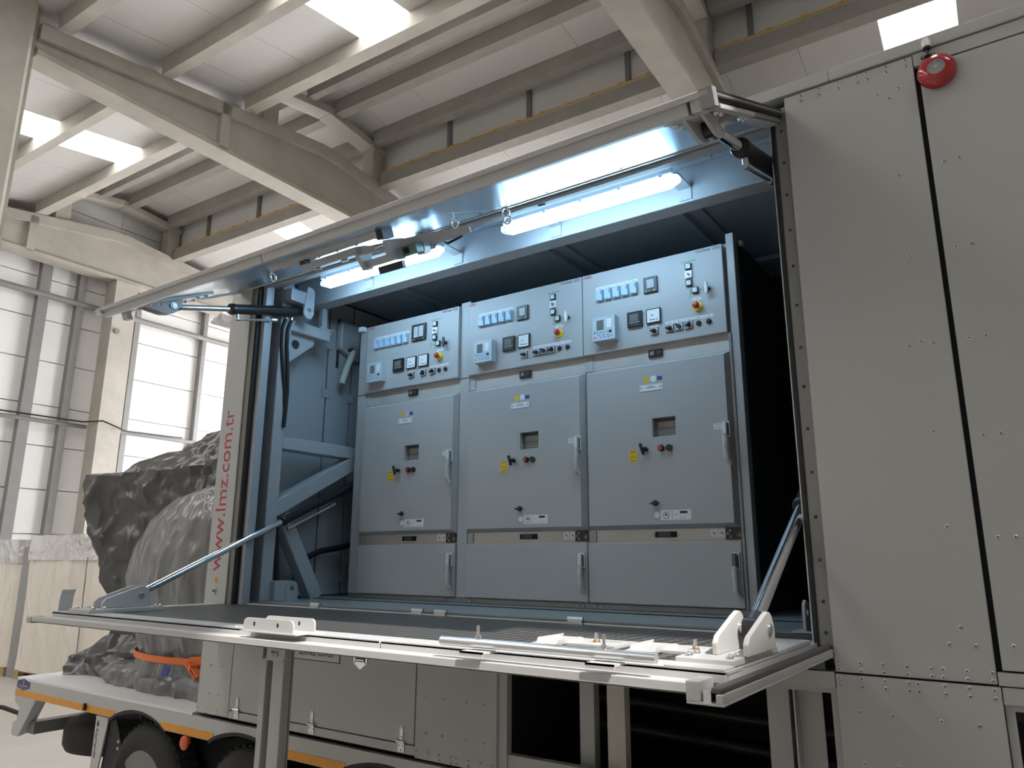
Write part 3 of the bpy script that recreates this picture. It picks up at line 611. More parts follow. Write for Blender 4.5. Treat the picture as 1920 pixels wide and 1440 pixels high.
# ================================================================ UPPER FLAP (hinged part of the trailer)
def FLX(p):
    t=(p[2]*.6 if p[2]>0 else p[2])-.035      # flap plane: s outwards from the hinge, t along its normal
    return V(p[0], 3.0-.908*p[1]-.42*t, 3.84-.42*p[1]+.908*t)
def FM(): return MB(FLX)
XL,XR=-4.46,-.70
uf=P('upper_flap',FM().box(XL+.04,XR-.04,.03,.99,.0,.012))
def U(name,m,mats=paint_w,**k): return m.build(name,mats,uf,**k)
for xa,xb in ((XL+.05,-3.30),(-3.30,-2.17),(-2.17,-1.15),(-1.15,XR-.05)):
    U('lining_sheet',FM().box(xa+.002,xb-.002,.05,.965,-.004,0),alu)
U('outer_skin',FM().box(XL,XR,-.02,1.03,.052,.060),paint_w)
U('outer_rim',FM().box(XL,-2.95,.975,1.03,-.022,.052).box(-2.946,XR-.06,.975,1.03,-.022,.052),paint_w,bevel=.003)
U('rim_flange',FM().box(XL-.03,XR+.02,1.03,1.045,.030,.066),paint_w,bevel=.003)
U('side_rim',FM().box(XL,XL+.05,.0,.975,-.015,.052),paint_w,bevel=.003)
U('side_rim',FM().box(XR-.05,XR,.0,1.03,-.02,.052),paint_w,bevel=.003)
U('hinge_rim',FM().box(XL,XR,-.01,.045,-.01,.052),paint_w)
U('edge_seal',FM().box(XR,XR+.018,.0,1.035,.012,.030).box(XR,XR+.022,.0,1.04,.045,.068),black)
U('edge_strip',FM().box(XR,XR+.03,.0,1.03,.032,.043).box(XR,XR+.012,0,1.03,-.012,.010),galv)
U('corner_cap',FM().box(XR-.012,XR+.034,1.0,1.045,-.02,.07),mat('cap_grey',(.30,.30,.30),.4))
U('corner_cap',FM().box(XL-.04,XL+.02,1.0,1.05,.0,.055),mat('cap_light',(.55,.54,.52),.4))
sm=FM()
for x in [XL+.12+.42*i for i in range(9)]:
    for s in (.90,.12): sm.lathe((x,s,-.004),(0,0,-1),[(.009,0),(.008,.003),(0,.004)],8)
U('skin_screws',sm,mat('screw_dark',(.07,.07,.07),.4),kind='stuff')
# ram brackets under the flap
for x0 in (-4.20,-.775):
    q=FM(); q.box(x0-.10,x0+.10,.50,.95,-.020,-.004)
    for dx in (-.07,.07):
        for s in (.54,.60,.86,.91): q.stud((x0+dx,s,-.020),(0,0,-1),.014,.014,6,1)
    for dx in (-.032,.032):
        q.prism([(.64,-.018),(.95,-.018),(.92,-.032),(.83,-.080),(.775,-.092),(.735,-.082),(.705,-.05),(.685,-.024)],0,x0+dx-.007,x0+dx+.007)
    q.cyl((x0-.046,.758,-.046),(x0+.046,.758,-.046),.022,16,m=1); q.cyl((x0-.05,.758,-.046),(x0+.05,.758,-.046),.013,12,m=1)
    q.build('ram_bracket',[paint_w,steel],uf,bevel=.002)
# handle tab at the outer left corner
q=MB(); q.prism([(2.20,3.47),(2.225,3.48),(2.215,3.43),(2.22,3.40),(2.235,3.375),(2.205,3.37),(2.19,3.40),(2.187,3.44)],0,-4.46,-4.40); q.build('grab_tab',paint_w,uf)
# eye hooks
for x,s in ((-2.22,.40),(-2.17,.45),(-2.12,.06),(-3.43,.58)):
    q=FM()
    if x in (-2.12,): 
        for k in (0,1): q.tube([(x+.0+.022*math.cos(a),s+k*.0,-.03-.042*k+.022*math.sin(a)) for a in [2*math.pi*i/14 for i in range(15)]],.0055,7)
    else: q.tube([(x,s,-.004),(x,s,-.02)]+[(x+.020*math.sin(a),s,-.045+.024*math.cos(a)) for a in [2*math.pi*i/14 for i in range(15)]],.0055,7)
    if x!=-2.17: q.build('eye_hook',chrome,uf,smooth=60)
# latch gear near the middle of the flap
q=FM(); q.box(-3.28,-2.44,.66,.71,-.03,-.004)
for i in range(6): q.stud((-3.2+.14*i,.685,-.03),(0,0,-1),.010,.008,6,1)
q.box(-2.46,-2.42,.645,.725,-.05,-.004,2); q.box(-3.02,-2.975,.70,.735,-.05,-.03,2)
q.build('latch_rail',[paint_w,bolt_m,blackp],uf)
q=FM(); q.prism([(-3.27,.44),(-3.22,.42),(-2.80,.42),(-2.78,.47),(-2.80,.53),(-3.24,.53)],2,-.06,-.02)
for x in (-3.17,-2.95): q.cyl((x,.475,-.06),(x,.475,-.072),.022,14,m=1)
q.build('latch_bar',[paint_w,steel],uf,bevel=.006)
q=FM(); q.cyl((-2.80,.46,-.05),(-2.62,.46,-.05),.010,10,m=1); q.cyl((-2.80,.43,-.05),(-2.62,.43,-.05),.010,10,m=1); q.prism([(.36,-.03),(.50,-.03),(.50,-.10),(.45,-.14),(.38,-.14)],0,-2.63,-2.60); q.prism([(.30,-.03),(.42,-.03),(.38,-.14),(.32,-.14)],0,-2.93,-2.90); q.box(-2.93,-2.60,.33,.36,-.13,-.09)
q.box(-2.86,-2.68,.30,.33,-.18,-.14,2); q.box(-2.60,-2.50,.33,.40,-.13,-.08,3); q.box(-2.585,-2.55,.325,.405,-.12,-.09,2)
q.build('latch_carriage',[paint_w,steel,blackp,mat('green_switch',(.16,.30,.26),.4)],uf,bevel=.003)
q=FM(); q.bar((-2.78,.50,-.05),(-2.28,.20,-.07),.012,.04,(0,0,1)); q.bar((-2.62,.30,-.10),(-2.28,.19,-.075),.012,.03,(0,0,1)); q.stud((-2.55,.36,-.075),(0,0,-1),.012,.01,6,1); q.box(-2.55,-2.50,.28,.34,-.14,-.07)
q.build('stay_arm',[paint_w,bolt_m],uf)
q=MB(); q.box(-2.60,-1.99,3.075,3.10,3.815,3.84)
for i in range(6): q.stud((-2.52+.1*i,3.075,3.828),(0,-1,0),.006,.005,6,1)
q.box(-1.99,-1.95,3.07,3.105,3.805,3.845,2); q.cyl((-1.95,3.088,3.826),(-1.45,3.088,3.826),.006,8,m=2); q.build('door_closer',[paint_in,bolt_m,blackp],TR)
q=MB(); q.box(-2.86,-2.76,3.09,3.15,3.77,3.86); q.box(-2.80,-2.74,3.085,3.14,3.78,3.83,1); q.bar((-2.74,3.09,3.84),(-2.77,3.06,3.72),.014,.012,(0,1,0),2); q.build('limit_switch',[paint_in,mat('switch_blue',(.06,.08,.25),.4),chrome],TR)
# ================================================================ LOWER FLAP = PLATFORM
lf=P('lower_flap',MB().box(-4.44,-.72,2.036,3.09,1.615,1.651),paint_w)
def D(name,m,mats=paint_w,**k): return m.build(name,mats,lf,**k)
D('tread_plate',MB().box(-4.34,-.90,2.165,3.085,1.652,1.660),tread)
D('outer_rim',MB().box(-4.44,-1.98,2.02,2.16,1.652,1.6615).box(-4.44,-1.982,2.02,2.03,1.632,1.6615).box(-1.976,-.72,2.02,2.16,1.652,1.6615).box(-1.976,-.72,2.02,2.03,1.632,1.6615),bevel=.002)
D('lip_channel',MB().box(-4.50,-.76,1.935,2.03,1.612,1.618).box(-4.50,-.76,1.935,1.945,1.612,1.640).box(-4.44,-.76,1.945,2.02,1.630,1.637),bevel=.002)
D('lip_end_cap',MB().box(-4.53,-4.47,1.93,2.0,1.605,1.64),mat('cap_grey2',(.45,.44,.42),.4),bevel=.008)
D('right_rim',MB().box(-.90,-.725,2.03,2.93,1.652,1.668),bevel=.003)
D('right_lip',MB().box(-.76,-.665,1.84,3.06,1.607,1.613).box(-.76,-.725,1.84,1.94,1.613,1.66).box(-.685,-.667,1.84,3.06,1.613,1.634),bevel=.002)
D('edge_seal',MB().box(-.700,-.672,1.85,3.05,1.634,1.648),mat('seal_grey',(.10,.09,.08),.5),bevel=.004)
D('edge_strip',MB().box(-.720,-.700,1.85,3.05,1.613,1.640),chrome)
D('left_rim',MB().box(-4.44,-4.34,2.03,3.09,1.652,1.664),bevel=.003)
D('hinge_line',MB().box(-4.34,-.90,3.087,3.097,1.652,1.666),white)
for x in (-4.30,-3.58,-2.77,-2.61,-1.80):
    q=MB(); q.box(x-.035,x+.035,3.09,3.115,1.655,1.678); q.box(x-.05,x+.05,3.075,3.09,1.66,1.668); q.cyl((x-.04,3.10,1.682),(x+.04,3.10,1.682),.009,10); q.build('hinge',steel,lf)
bs=MB()
for x in [-4.30+.235*i for i in range(15)]: bs.stud((x,2.075,1.6615),(0,0,1),.007,.003,7)
D('rim_screws',bs,mat('screw_pale',(.62,.62,.6),.4),kind='stuff')
# ram brackets on the platform
def deck_bracket(xc,dy=0,a=-.12,b=.10):
    q=MB(lambda p: V(p[0],p[1]+dy,p[2])); q.box(xc+a,xc+b,2.10,2.52,1.660,1.682)
    for dx in (a+.03,b-.02):
        for y in (2.13,2.19,2.47,2.50): q.stud((xc+dx,y,1.682),(0,0,1),.013,.012,6,1)
    for dx in (-.045,.045):
        pr=[(2.19,1.682),(2.46,1.682),(2.455,1.745)]+[(2.40+.05*math.cos(a),1.745+.05*math.sin(a)) for a in (R(20),R(45),R(70),R(95))]+[(2.36,1.785),(2.21,1.735),(2.19,1.715)]
        q.prism(pr,0,xc+dx-.008,xc+dx+.008)
    q.cyl((xc-.06,2.40,1.742),(xc+.06,2.40,1.742),.018,14,m=1)
    q.build('ram_bracket',[paint_w,steel],lf,bevel=.003)
deck_bracket(-4.20,-.055); deck_bracket(-.765,0,-.13,.04)

def hooktab():
    m=MB(); pr=[(0,0),(.002,.05),(.008,.09),(.022,.12)]; n=len(pr)
    for (a,b),(c,d) in zip(pr,pr[1:]): m.hexa([(-4.47+a,2.06,1.655+b),(-4.462+a,2.06,1.655+b),(-4.462+a,2.13,1.655+b),(-4.47+a,2.13,1.655+b),(-4.47+c,2.06,1.655+d),(-4.462+c,2.06,1.655+d),(-4.462+c,2.13,1.655+d),(-4.47+c,2.13,1.655+d)])
    return m
D('grab_tab',hooktab())
# twin slotted plates on the rim
def slotted(x0,x1,z0,z1,y0,y1,n=10):
    r=.022; pts=[(x0,z0),(x1,z0),(x1,z1-r)]+[(x1-r+r*math.cos(a),z1-r+r*math.sin(a)) for a in [math.pi/2*i/5 for i in range(1,5)]]+[(x1-r,z1),(x0+r,z1)]+[(x0+r-r*math.sin(a),z1-r+r*math.cos(a)) for a in [math.pi/2*i/5 for i in range(1,6)]]
    m=MB(); m.prism(pts,1,y0,y1)
    for x in (x0+.07,x1-.09):
        m.cyl((x,y0-.0008,z0+.032),(x,y0,z0+.032),.008,12,m=1); m.box(x-.004,x+.004,y0-.0008,y0,z0+.024,z0+.040,1)
    return m
q=slotted(-2.69,-2.385,1.662,1.715,1.962,1.970); 
q2=slotted(-2.70,-2.395,1.662,1.715,2.075,2.083); D('slotted_plate',q,[paint_w,mat('slot_dark',(.25,.25,.25),.5)],bevel=.0015); D('slotted_plate',q2,[paint_w,MATS['slot_dark']],bevel=.0015)
D('plate_base',MB().box(-2.70,-2.36,1.955,2.10,1.6615,1.666),paint_w)
# bracket plates lying on the tread
for x in (-1.36,-1.0):
    q=MB(); q.box(x-.14,x+.16,2.32,2.50,1.660,1.668); q.prism([(2.30,1.668),(2.46,1.668),(2.48,1.682),(2.31,1.682)],0,x-.135,x-.129); q.prism([(2.26,1.668),(2.42,1.668),(2.43,1.680),(2.27,1.680)],0,x-.035,x-.029)
    q.hexa([(x-.135,2.22,1.661),(x-.03,2.22,1.661),(x-.03,2.45,1.668),(x-.135,2.45,1.668),(x-.135,2.22,1.665),(x-.03,2.22,1.665),(x-.03,2.45,1.676),(x-.135,2.45,1.676)])
    q.stud((x+.05,2.40,1.668),(0,0,1),.014,.012,6,1); q.cyl((x+.05,2.40,1.68),(x+.05,2.40,1.70),.007,8,m=2); q.box(x+.06,x+.12,2.44,2.455,1.668,1.6685,3)
    D('tab_bracket',q,[paint_w,copper,steel,MATS['slot_dark']])
# the loose steel pipe with its bolts and clamps
t=thing('steel_pipe','shiny steel pipe with two upright bolts clamped along the platform edge','pipe',(-1.27,1.985,1.662))
q=MB(); q.cyl((-1.655,1.975,1.688),(-.895,1.975,1.688),.0145,24); q.build('tube',steel,t,smooth=40)
for x in (-1.505,-1.055):
    q=MB(); q.cyl((x,1.975,1.70),(x,1.975,1.742),.0048,10); q.cyl((x,1.975,1.700),(x,1.975,1.712),.009,6); q.build('bolt',steel,t)
    q=MB(); q.box(x-.035,x+.055,1.925,2.0,1.662,1.668); q.box(x-.035,x+.055,1.925,1.93,1.655,1.668); q.build('clamp',paint_w,t)
# support leg: channel under the platform
t=thing('support_leg','grey steel channel leg propping up the platform from below','support leg',(-2.63,2.14,0))
q=MB(); q.box(-2.712,-2.678,2.08,2.15,.012,1.60); q.box(-2.645,-2.575,2.085,2.125,.012,1.60); q.box(-2.712,-2.60,2.15,2.158,.012,1.60); q.build('channel',paint,t,bevel=.003)
q=MB(); q.prism([(-2.745,1.605),(-2.68,1.605),(-2.68,1.545),(-2.735,1.545),(-2.745,1.555)],1,2.06,2.07); q.prism([(-2.65,1.605),(-2.535,1.605),(-2.535,1.56),(-2.55,1.545),(-2.65,1.545)],1,2.055,2.065)
for x in (-2.61,-2.585): q.stud((x,2.055,1.572),(0,-1,0),.012,.01,6,1)
q.build('foot_plate',[paint,bolt_m],t)
MB().box(-2.75,-2.52,2.02,2.22,0,.012).build('base_plate',paint,t)
# ================================================================ HYDRAULIC RAMS (things)
def ram(name_label,pr,pb,rod_r,bar_r,split,feed=True):
    pr,pb=V(*pr),V(*pb); d=(pb-pr).normalized(); m_=(pr+(pb-pr)*split)
    t=thing('hydraulic_ram',name_label,'hydraulic ram',tuple((pr+pb)/2),'hydraulic rams of the two flaps')
    q=MB(); q.cyl(pr+d*.03,m_+d*.1,rod_r,22); q.build('rod',chrome,t,smooth=40)
    q=MB(); q.cyl(pr-V(.022,0,0),pr+V(.022,0,0),rod_r*1.45,18); q.cyl(pr,pr+d*.06,rod_r*1.25,18); q.build('rod_eye',blackp,t,smooth=40)
    q=MB(); q.lathe(m_,d,[(rod_r+.001,0),(bar_r*1.02,0),(bar_r*1.12,.006),(bar_r*1.12,.03),(bar_r,.036),(bar_r,(pb-m_).length-.03),(bar_r*.8,(pb-m_).length)],26); q.build('barrel',blackp,t,smooth=40)
    if feed:
        u=V(0,-d.z,d.y); u=-u if u.z>0 else u
        a=m_+d*.05+u*bar_r; b=m_+d*.05+u*(bar_r+.035); e=m_+(pb-m_)*.55+u*(bar_r+.035)
        q=MB(); q.cyl(a,b,.012,10); q.tube([b,e],.008,8); q.cyl(b-d*.02,b+d*.02,.012,6); q.cyl(e-d*.015,e+d*.03,.013,6); q.build('feed_pipe',steel,t,smooth=40)
    return t
pu=FLX((0,.758,-.046))
ram('black hydraulic ram lying almost level under the left end of the upper flap',(-4.205,pu.y,pu.z),(-4.205,3.355,3.703),.019,.034,.41)
ram('short hydraulic ram under the right end of the upper flap',(-.775,pu.y,pu.z),(-.775,3.43,3.745),.022,.036,.31)
ram('long hydraulic ram rising from the left end of the platform',(-4.205,2.345,1.742),(-4.205,4.05,2.54),.0215,.031,.56)
ram('long hydraulic ram with chrome rod at the right end of the platform',(-.765,2.40,1.742),(-.765,3.95,2.62),.023,.034,.47,feed=False)
t=thing('hydraulic_hose','pair of black hydraulic hoses hanging beside the frame post at left','hose',(-4.29,3.24,2.9))
for dy,xx in ((0,-4.24),(.045,-4.235)):
    q=MB(); q.tube([(xx,3.24+dy,3.62),(xx,3.225+dy,3.59),(xx,3.212+dy,3.54),(xx,3.215+dy,3.42),(xx,3.245+dy*.8,3.25),(xx,3.275+dy*.4,3.10),(xx,3.29,2.95),(xx,3.285,2.84)],.012,8); q.build('hose',black,t,smooth=60)
q=MB()
for dy in (0,.045): q.cyl((-4.24,3.24+dy,3.61),(-4.24,3.245+dy,3.68),.011,8)
q.box(-4.26,-4.22,3.23,3.31,3.67,3.70); q.build('fitting',steel,t)
# ================================================================ LAMPS
def lamp(x0,x1,label):
    t=thing('fluorescent_lamp',label,'lamp',((x0+x1)/2,3.28,3.80),'sealed fluorescent lamps in the trailer')
    y,z=3.28,3.809
    q=MB(); q.box(x0+.02,x1-.02,y-.045,y+.045,z+.038,z+.068)
    for x in [x0+.08+(x1-x0-.16)*i/4 for i in range(5)]: q.box(x-.012,x+.012,y-.052,y-.044,z+.025,z+.05)
    q.build('housing',mat_h,t,bevel=.01)
    prof=[(y-.038,z+.038),(y-.040,z+.004),(y-.026,z-.012),(y+.026,z-.012),(y+.040,z+.004),(y+.038,z+.038)]
    MB().prism(prof,0,x0+.05,x1-.05).build('diffuser',tube_m,t)
    for a,b,sgn in ((x0+.05,x0,1),(x1-.05,x1,-1)):
        q=MB(); big=[(a,p[0],p[1]) for p in prof]; sm=[(b,y+(p[0]-y)*.55,z+.01+(p[1]-z)*.6) for p in prof]
        n=len(prof); q.add(big+sm,[(i,(i+1)%n,(i+1)%n+n,i+n) for i in range(n)]+[tuple(range(n)),tuple(range(2*n-1,n-1,-1))]); q.build('end_cap',clear,t)
    for x in (x0+.22,x1-.06):
        q=MB(); q.box(x-.035,x+.035,y+.05,3.52,z+.078,z+.086); q.box(x-.035,x+.035,3.513,3.519,z+.015,z+.12)
        for dx in (-.02,.02): q.stud((x+dx,3.513,z+.03),(0,-1,0),.004,.003,6)
        q.build('bracket',paint_in,t)
mat_h=mat('lamp_housing',(.45,.50,.56),.45)
lamp(-3.917,-2.824,'lit fluorescent lamp on the roof beam nearer the left end')
lamp(-2.355,-1.263,'lit fluorescent lamp on the roof beam nearer the right end')
# ================================================================ FIRE BELL, STROBE
t=thing('fire_bell','round red alarm bell on the door of the trailer at top right','bell',(-.093,2.97,3.78))
q=MB(); q.lathe((-.093,F,3.783),(0,-1,0),[(.058,0),(.066,.004),(.068,.018),(.064,.034),(.052,.046),(.040,.051),(.031,.053),(.030,.050)],48); q.build('gong',bell_red,t,smooth=50)
q=MB(); q.cyl((-.093,F-.045,3.783),(-.093,F-.0515,3.783),.031,36); q.build('badge',silver_l,t)
q=MB(); q.lathe((-.093,F-.0515,3.783),(0,-1,0),[(.006,0),(.005,.002),(0,.003)],12); q.build('centre_screw',steel,t)
for i,ch in enumerate('FIRE BELL'):
    a=R(172-20*i)
    if ch!=' ':
        M=onY(-.093+.0225*math.cos(a),F-.0517,3.783+.0225*math.sin(a))@Matrix.Rotation(a-math.pi/2,4,'Z'); text(ch,.0105,M,grey_txt,t,'lettering',.0002)
t=thing('strobe_beacon','small white strobe beacon above the red bell','beacon',(-.115,2.985,3.87))
q=MB(); q.lathe((-.115,F-.018,3.895),(0,0,1),[(.0155,0),(.0175,.002),(.0165,.03),(.014,.036),(0,.037)],20); q.build('lens',mat('beacon_lens',(.78,.76,.72),.25),t,smooth=40)
q=MB(); q.lathe((-.115,F-.018,3.885),(0,0,1),[(.008,0),(.0155,.004),(.0155,.011)],16); q.cyl((-.115,F-.018,3.862),(-.115,F-.018,3.888),.005,8); q.build('base',blackp,t)
q=MB(); q.box(-.139,-.091,F-.004,F,3.862,3.874); q.box(-.120,-.110,F-.02,F-.004,3.862,3.87)
for x in (-.132,-.098): q.cyl((x,F-.004,3.868),(x,F-.006,3.868),.004,8,m=1)
q.build('bracket',[blackp,steel],t)
# ================================================================ SWITCHGEAR CABINETS
YF,YB=3.86,3.90
def cabinet(idx,xd,w,xi,label):
    """xd: left edge of the doors, w: door width, xi: origin of the instrument layout"""
    t=thing('switchgear_cabinet',label,'cabinet',(xd+w/2,4.6,1.672),'switchgear cabinets in a row')
    def Q(name,m,mats,parent=t,**k): return m.build(name,mats,parent,**k)
    bl=-4.155 if idx==0 else xd-.002; br=xd+w+(.088 if idx==0 else .003)
    if idx==2: br=xd+w+.012
    Q('body',MB().box(bl,br,YB+.012,5.35,1.70,3.70),[cab])
    Q('front_frame',MB().box(xd,xd+w,YB-.004,YB+.012,3.065,3.165),cabf); Q('front_frame',MB().box(xd,xd+w,YB-.004,YB+.012,2.04,2.115),cabf)
    Q('hinge_post',MB().box(xd+.0,xd+.045,YB-.010,YB-.004,3.067,3.163),cab); Q('hinge_post',MB().box(xd+.0,xd+.045,YB-.010,YB-.004,2.046,2.108),cab)
    m=MB(); m.box(bl,br,YB-.01,YB+.03,1.674,1.702)
    for x in (xd+.03,xd+.075,xd+w-.085,xd+w-.04): m.stud((x,YB-.01,1.688),(0,-1,0),.010,.007,7,1)
    Q('plinth',m,[mat('plinth_grey',(.25,.25,.25),.4,.3) if idx==0 else MATS['plinth_grey'],bolt_m])
    if idx==0:
        Q('filler_panel',MB().box(xd+w+.004,xd+w+.086,YB-.015,YB+.012,1.705,3.155).box(xd+w+.004,xd+w+.086,YB-.015,YB+.012,3.16,3.71),cab,bevel=.003)
        Q('side_frame',MB().box(bl,xd-.006,YB-.012,YB+.012,1.705,3.157).box(bl,xd-.006,YB-.012,YB+.012,3.163,3.69),cab,bevel=.003)
        Q('corner_tab',MB().box(bl+.01,bl+.06,YB-.05,YB-.012,3.665,3.70),label_w)
    if idx==2:
        Q('end_post',MB().box(br+.004,-1.196,YB-.02,YB+.05,1.674,3.745),cab,bevel=.004)
        Q('end_trim',MB().box(xd+w+.002,br+.004,YB-.028,YB+.01,1.70,3.16),MATS['plinth_grey'])
        Q('end_sheet',MB().box(-1.235,-1.20,YB+.05,4.55,1.69,3.72).box(-1.235,-1.20,4.56,5.35,1.69,3.72),dark_in)  # shade on this unlit end face is put into its dark colour
        Q('end_clip',MB().box(-1.196,-1.175,3.97,4.0,3.70,3.725),white)
    # ---- instrument door
    z0,z1=3.165,3.685
    d=Q('control_door',MB().box(xd,xd+w,YF,YB-.001,z0,z1),cab,bevel=.004)
    def I(name,m,mats,**k): return m.build(name,mats,d,**k)
    X=lambda v:xi+v
    Z=lambda v:z0+v
    def bx(m,a,b,c,e,dep,mi=0,y=YF): return m.box(X(a),X(b),y-dep,y,Z(c),Z(e),mi)
    text('ABB',.026,onY(X(.045),YF-.0006,Z(.502)),abb_red,d,'logo_lettering',width=.056)
    text('UniGear ZS2',.026,onY(xd+w-.082,YF-.0006,Z(.503)),grey_txt,d,'lettering',width=.138)
    def strip(a,b,zc,n,h=.018):
        m=MB(); wd=(b-a)/n
        for i in range(n):
            bx(m,a+wd*i,a+wd*(i+1)-.0015,zc-h/2,zc+h/2,.002,0)
            for xx in (a+wd*i+.005,a+wd*(i+1)-.0065): m.cyl((X(xx),YF-.002,Z(zc)),(X(xx),YF-.003,Z(zc)),.0024,6,m=1)
            m.box(X(a+wd*i+.015),X(a+wd*(i+1)-.017),YF-.0023,YF-.002,Z(zc-.0015),Z(zc+.0015),1)
        return I('name_label',m,[label_w,grey_txt])
    n=6 if idx==0 else 5; xs=[.112+.0593*i for i in range(6)] if idx==0 else [.133+.0573*i for i in range(5)]
    for x in xs:
        m=MB(); bx(m,x-.022,x+.022,.328,.400,.022,0); bx(m,x-.016,x+.016,.388,.396,.024,1); bx(m,x+.012,x+.018,.365,.392,.0235,2)
        bx(m,x-.018,x-.012,.330,.336,.0235,2); bx(m,x-.004,x+.002,.330,.336,.0235,2)
        I('relay_module',m,[blue_l,mat_rel,grey_txt],bevel=.002)
    strip(xs[0]-.029,xs[-1]+.029,.413,n)
    # annunciator
    a0,a1,c0,c1=(.470,.604,.324,.450) if idx==0 else (.427,.514,.315,.412)
    m=MB(); bx(m,a0,a1,c0,c1,.014,0); bx(m,a0+.018,a1-.014,c0+.020,c1-.012,.0155,1)
    k=2 if idx==0 else 1
    for i in range(8):
        zz=c0+.028+(c1-c0-.045)*i/8
        for j in range(k):
            xa=a0+.020+(a1-a0-.036)*j/k; bx(m,xa+.002,xa+(a1-a0-.036)/k-.003,zz,zz+(c1-c0-.05)/10,.0165,2)
    bx(m,a0+.012,a0+.022,c0+.006,c0+.015,.016,3); bx(m,a1-.024,a1-.014,c0+.006,c0+.015,.016,3); bx(m,a0+.032,a0+.042,c0+.006,c0+.014,.016,4); bx(m,(a0+a1)/2,(a0+a1)/2+.012,c0+.006,c0+.014,.016,5)
    I('annunciator',m,[blackp,mat_ann,label_w,estop_y,green_l,blue_s],bevel=.002)
    # mimic diagram
    sx=.690 if idx==0 else .707
    m=MB(); bx(m,sx-.044,sx+.046,.456,.460,.001); bx(m,sx-.0015,sx+.0015,.235,.457,.001); bx(m,sx,sx+.075,.272,.275,.001)
    for j,hh in enumerate((.014,.010,.006)): bx(m,sx+.078+.008*j,sx+.081+.008*j,.2735-hh,.2735+hh,.001)
    if idx==0:
        bx(m,sx-.03,sx,.272,.275,.001)
        for q in range(7): a=R(-100-27*q); m.box(X(sx-.036+.012*math.cos(a))-.0025,X(sx-.036+.012*math.cos(a))+.0025,YF-.001,YF,Z(.2735+.012*math.sin(a))-.0025,Z(.2735+.012*math.sin(a))+.0025)
    I('mimic_line',m,[green_l])
    for (x,z) in ((sx,.424),(sx,.323),(sx+.034,.273)):
        m=MB(); bx(m,x-.018,x+.018,z-.018,z+.018,.016,0); bx(m,x-.013,x+.013,z-.013,z+.013,.0172,1); m.bar((X(x-.008),YF-.0175,Z(z-.008)),(X(x+.008),YF-.0175,Z(z+.008)),.002,.001,(0,1,0),0)
        I('position_indicator',m,[blackp,label_w,grey_txt],bevel=.001)
    m=MB(); bx(m,sx-.022,sx+.022,.352,.398,.012,0); m.cyl((X(sx),YF-.012,Z(.375)),(X(sx),YF-.016,Z(.375)),.015,18,m=1); m.cyl((X(sx),YF-.016,Z(.375)),(X(sx),YF-.022,Z(.375)),.009,14,m=2); bx(m,sx-.0015,sx+.0015,.370,.380,.0225,3)
    I('key_switch',m,[label_w,steel,galv,blackp],bevel=.001)
    # rotary handle
    hx=.793 if idx==0 else .816
    m=MB(); m.cyl((X(hx),YF,Z(.266)),(X(hx),YF-.022,Z(.266)),.012,14,m=1); m.prism([(X(hx-.009),Z(.232)),(X(hx+.006),Z(.230)),(X(hx+.010),Z(.266)),(X(hx+.004),Z(.303)),(X(hx-.008),Z(.305)),(X(hx-.013),Z(.270))],1,YF-.040,YF-.022,0)
    I('rotary_handle',m,[mat_hd if idx==0 else white,blackp],bevel=.005)
    # emergency stop
    ex=.734 if idx==0 else .748
    m=MB(); m.cyl((X(ex),YF,Z(.176)),(X(ex),YF-.006,Z(.176)),.030,28,m=0); m.cyl((X(ex),YF-.006,Z(.176)),(X(ex),YF-.03,Z(.176)),.014,18,r2=.011,m=0); m.lathe((X(ex),YF-.028,Z(.176)),(0,-1,0),[(.012,0),(.019,.003),(.019,.012),(.014,.019),(0,.021)],22,1)
    I('emergency_stop',m,[estop_y,red],smooth=40)
    m=MB(); bx(m,ex-.027,ex+.027,.213,.229,.002,0)
    for xx in (ex-.021,ex+.021): m.cyl((X(xx),YF-.002,Z(.221)),(X(xx),YF-.003,Z(.221)),.0024,6,m=1)
    bx(m,ex-.012,ex+.012,.2195,.2225,.0023,1); I('name_label',m,[label_w,grey_txt])
    # protection relay
    r0,r1=(.066,.216) if idx==0 else (.098,.250)
    m=MB(); bx(m,r0,r1,.062,.211,.050,0); bx(m,r0+.030,r0+.078,.128,.190,.0508,1); bx(m,r0+.098,r0+.130,.135,.192,.0508,2); bx(m,r0+.010,r0+.018,.200,.204,.0508,5); bx(m,r0+.110,r0+.132,.202,.2035,.0508,4)
    for i,(x,z) in enumerate(((.035,.114),(.058,.114),(.083,.114),(.106,.114),(.045,.097),(.075,.097),(.105,.095),(.058,.082),(.083,.082),(.108,.080),(.128,.083))): bx(m,r0+x-.006,r0+x+.006,z-.004,z+.004,.0508,3)
    bx(m,r0+.115,r0+.130,.104,.119,.054,4); bx(m,r0+.013,r0+.021,.110,.120,.0508,4); bx(m,r0+.013,r0+.022,.080,.090,.0508,5)
    I('protection_relay',m,[mat_rel,screen,label_w,mat_btn,black_txt,abb_red],bevel=.002)
    # power meter, ammeters
    p0,p1=(.296,.398) if idx==0 else (.315,.410)
    m=MB(); bx(m,p0,p1,.121,.216,.016,0); bx(m,p0+.016,p1-.022,.155,.200,.0166,1); bx(m,p0+.010,p1-.014,.147,.150,.0168,2)
    for i in range(4): bx(m,p0+.026+.013*i,p0+.032+.013*i,.133,.140,.0168,3)
    I('power_meter',m,[blackp,screen,label_w,galv],bevel=.002)
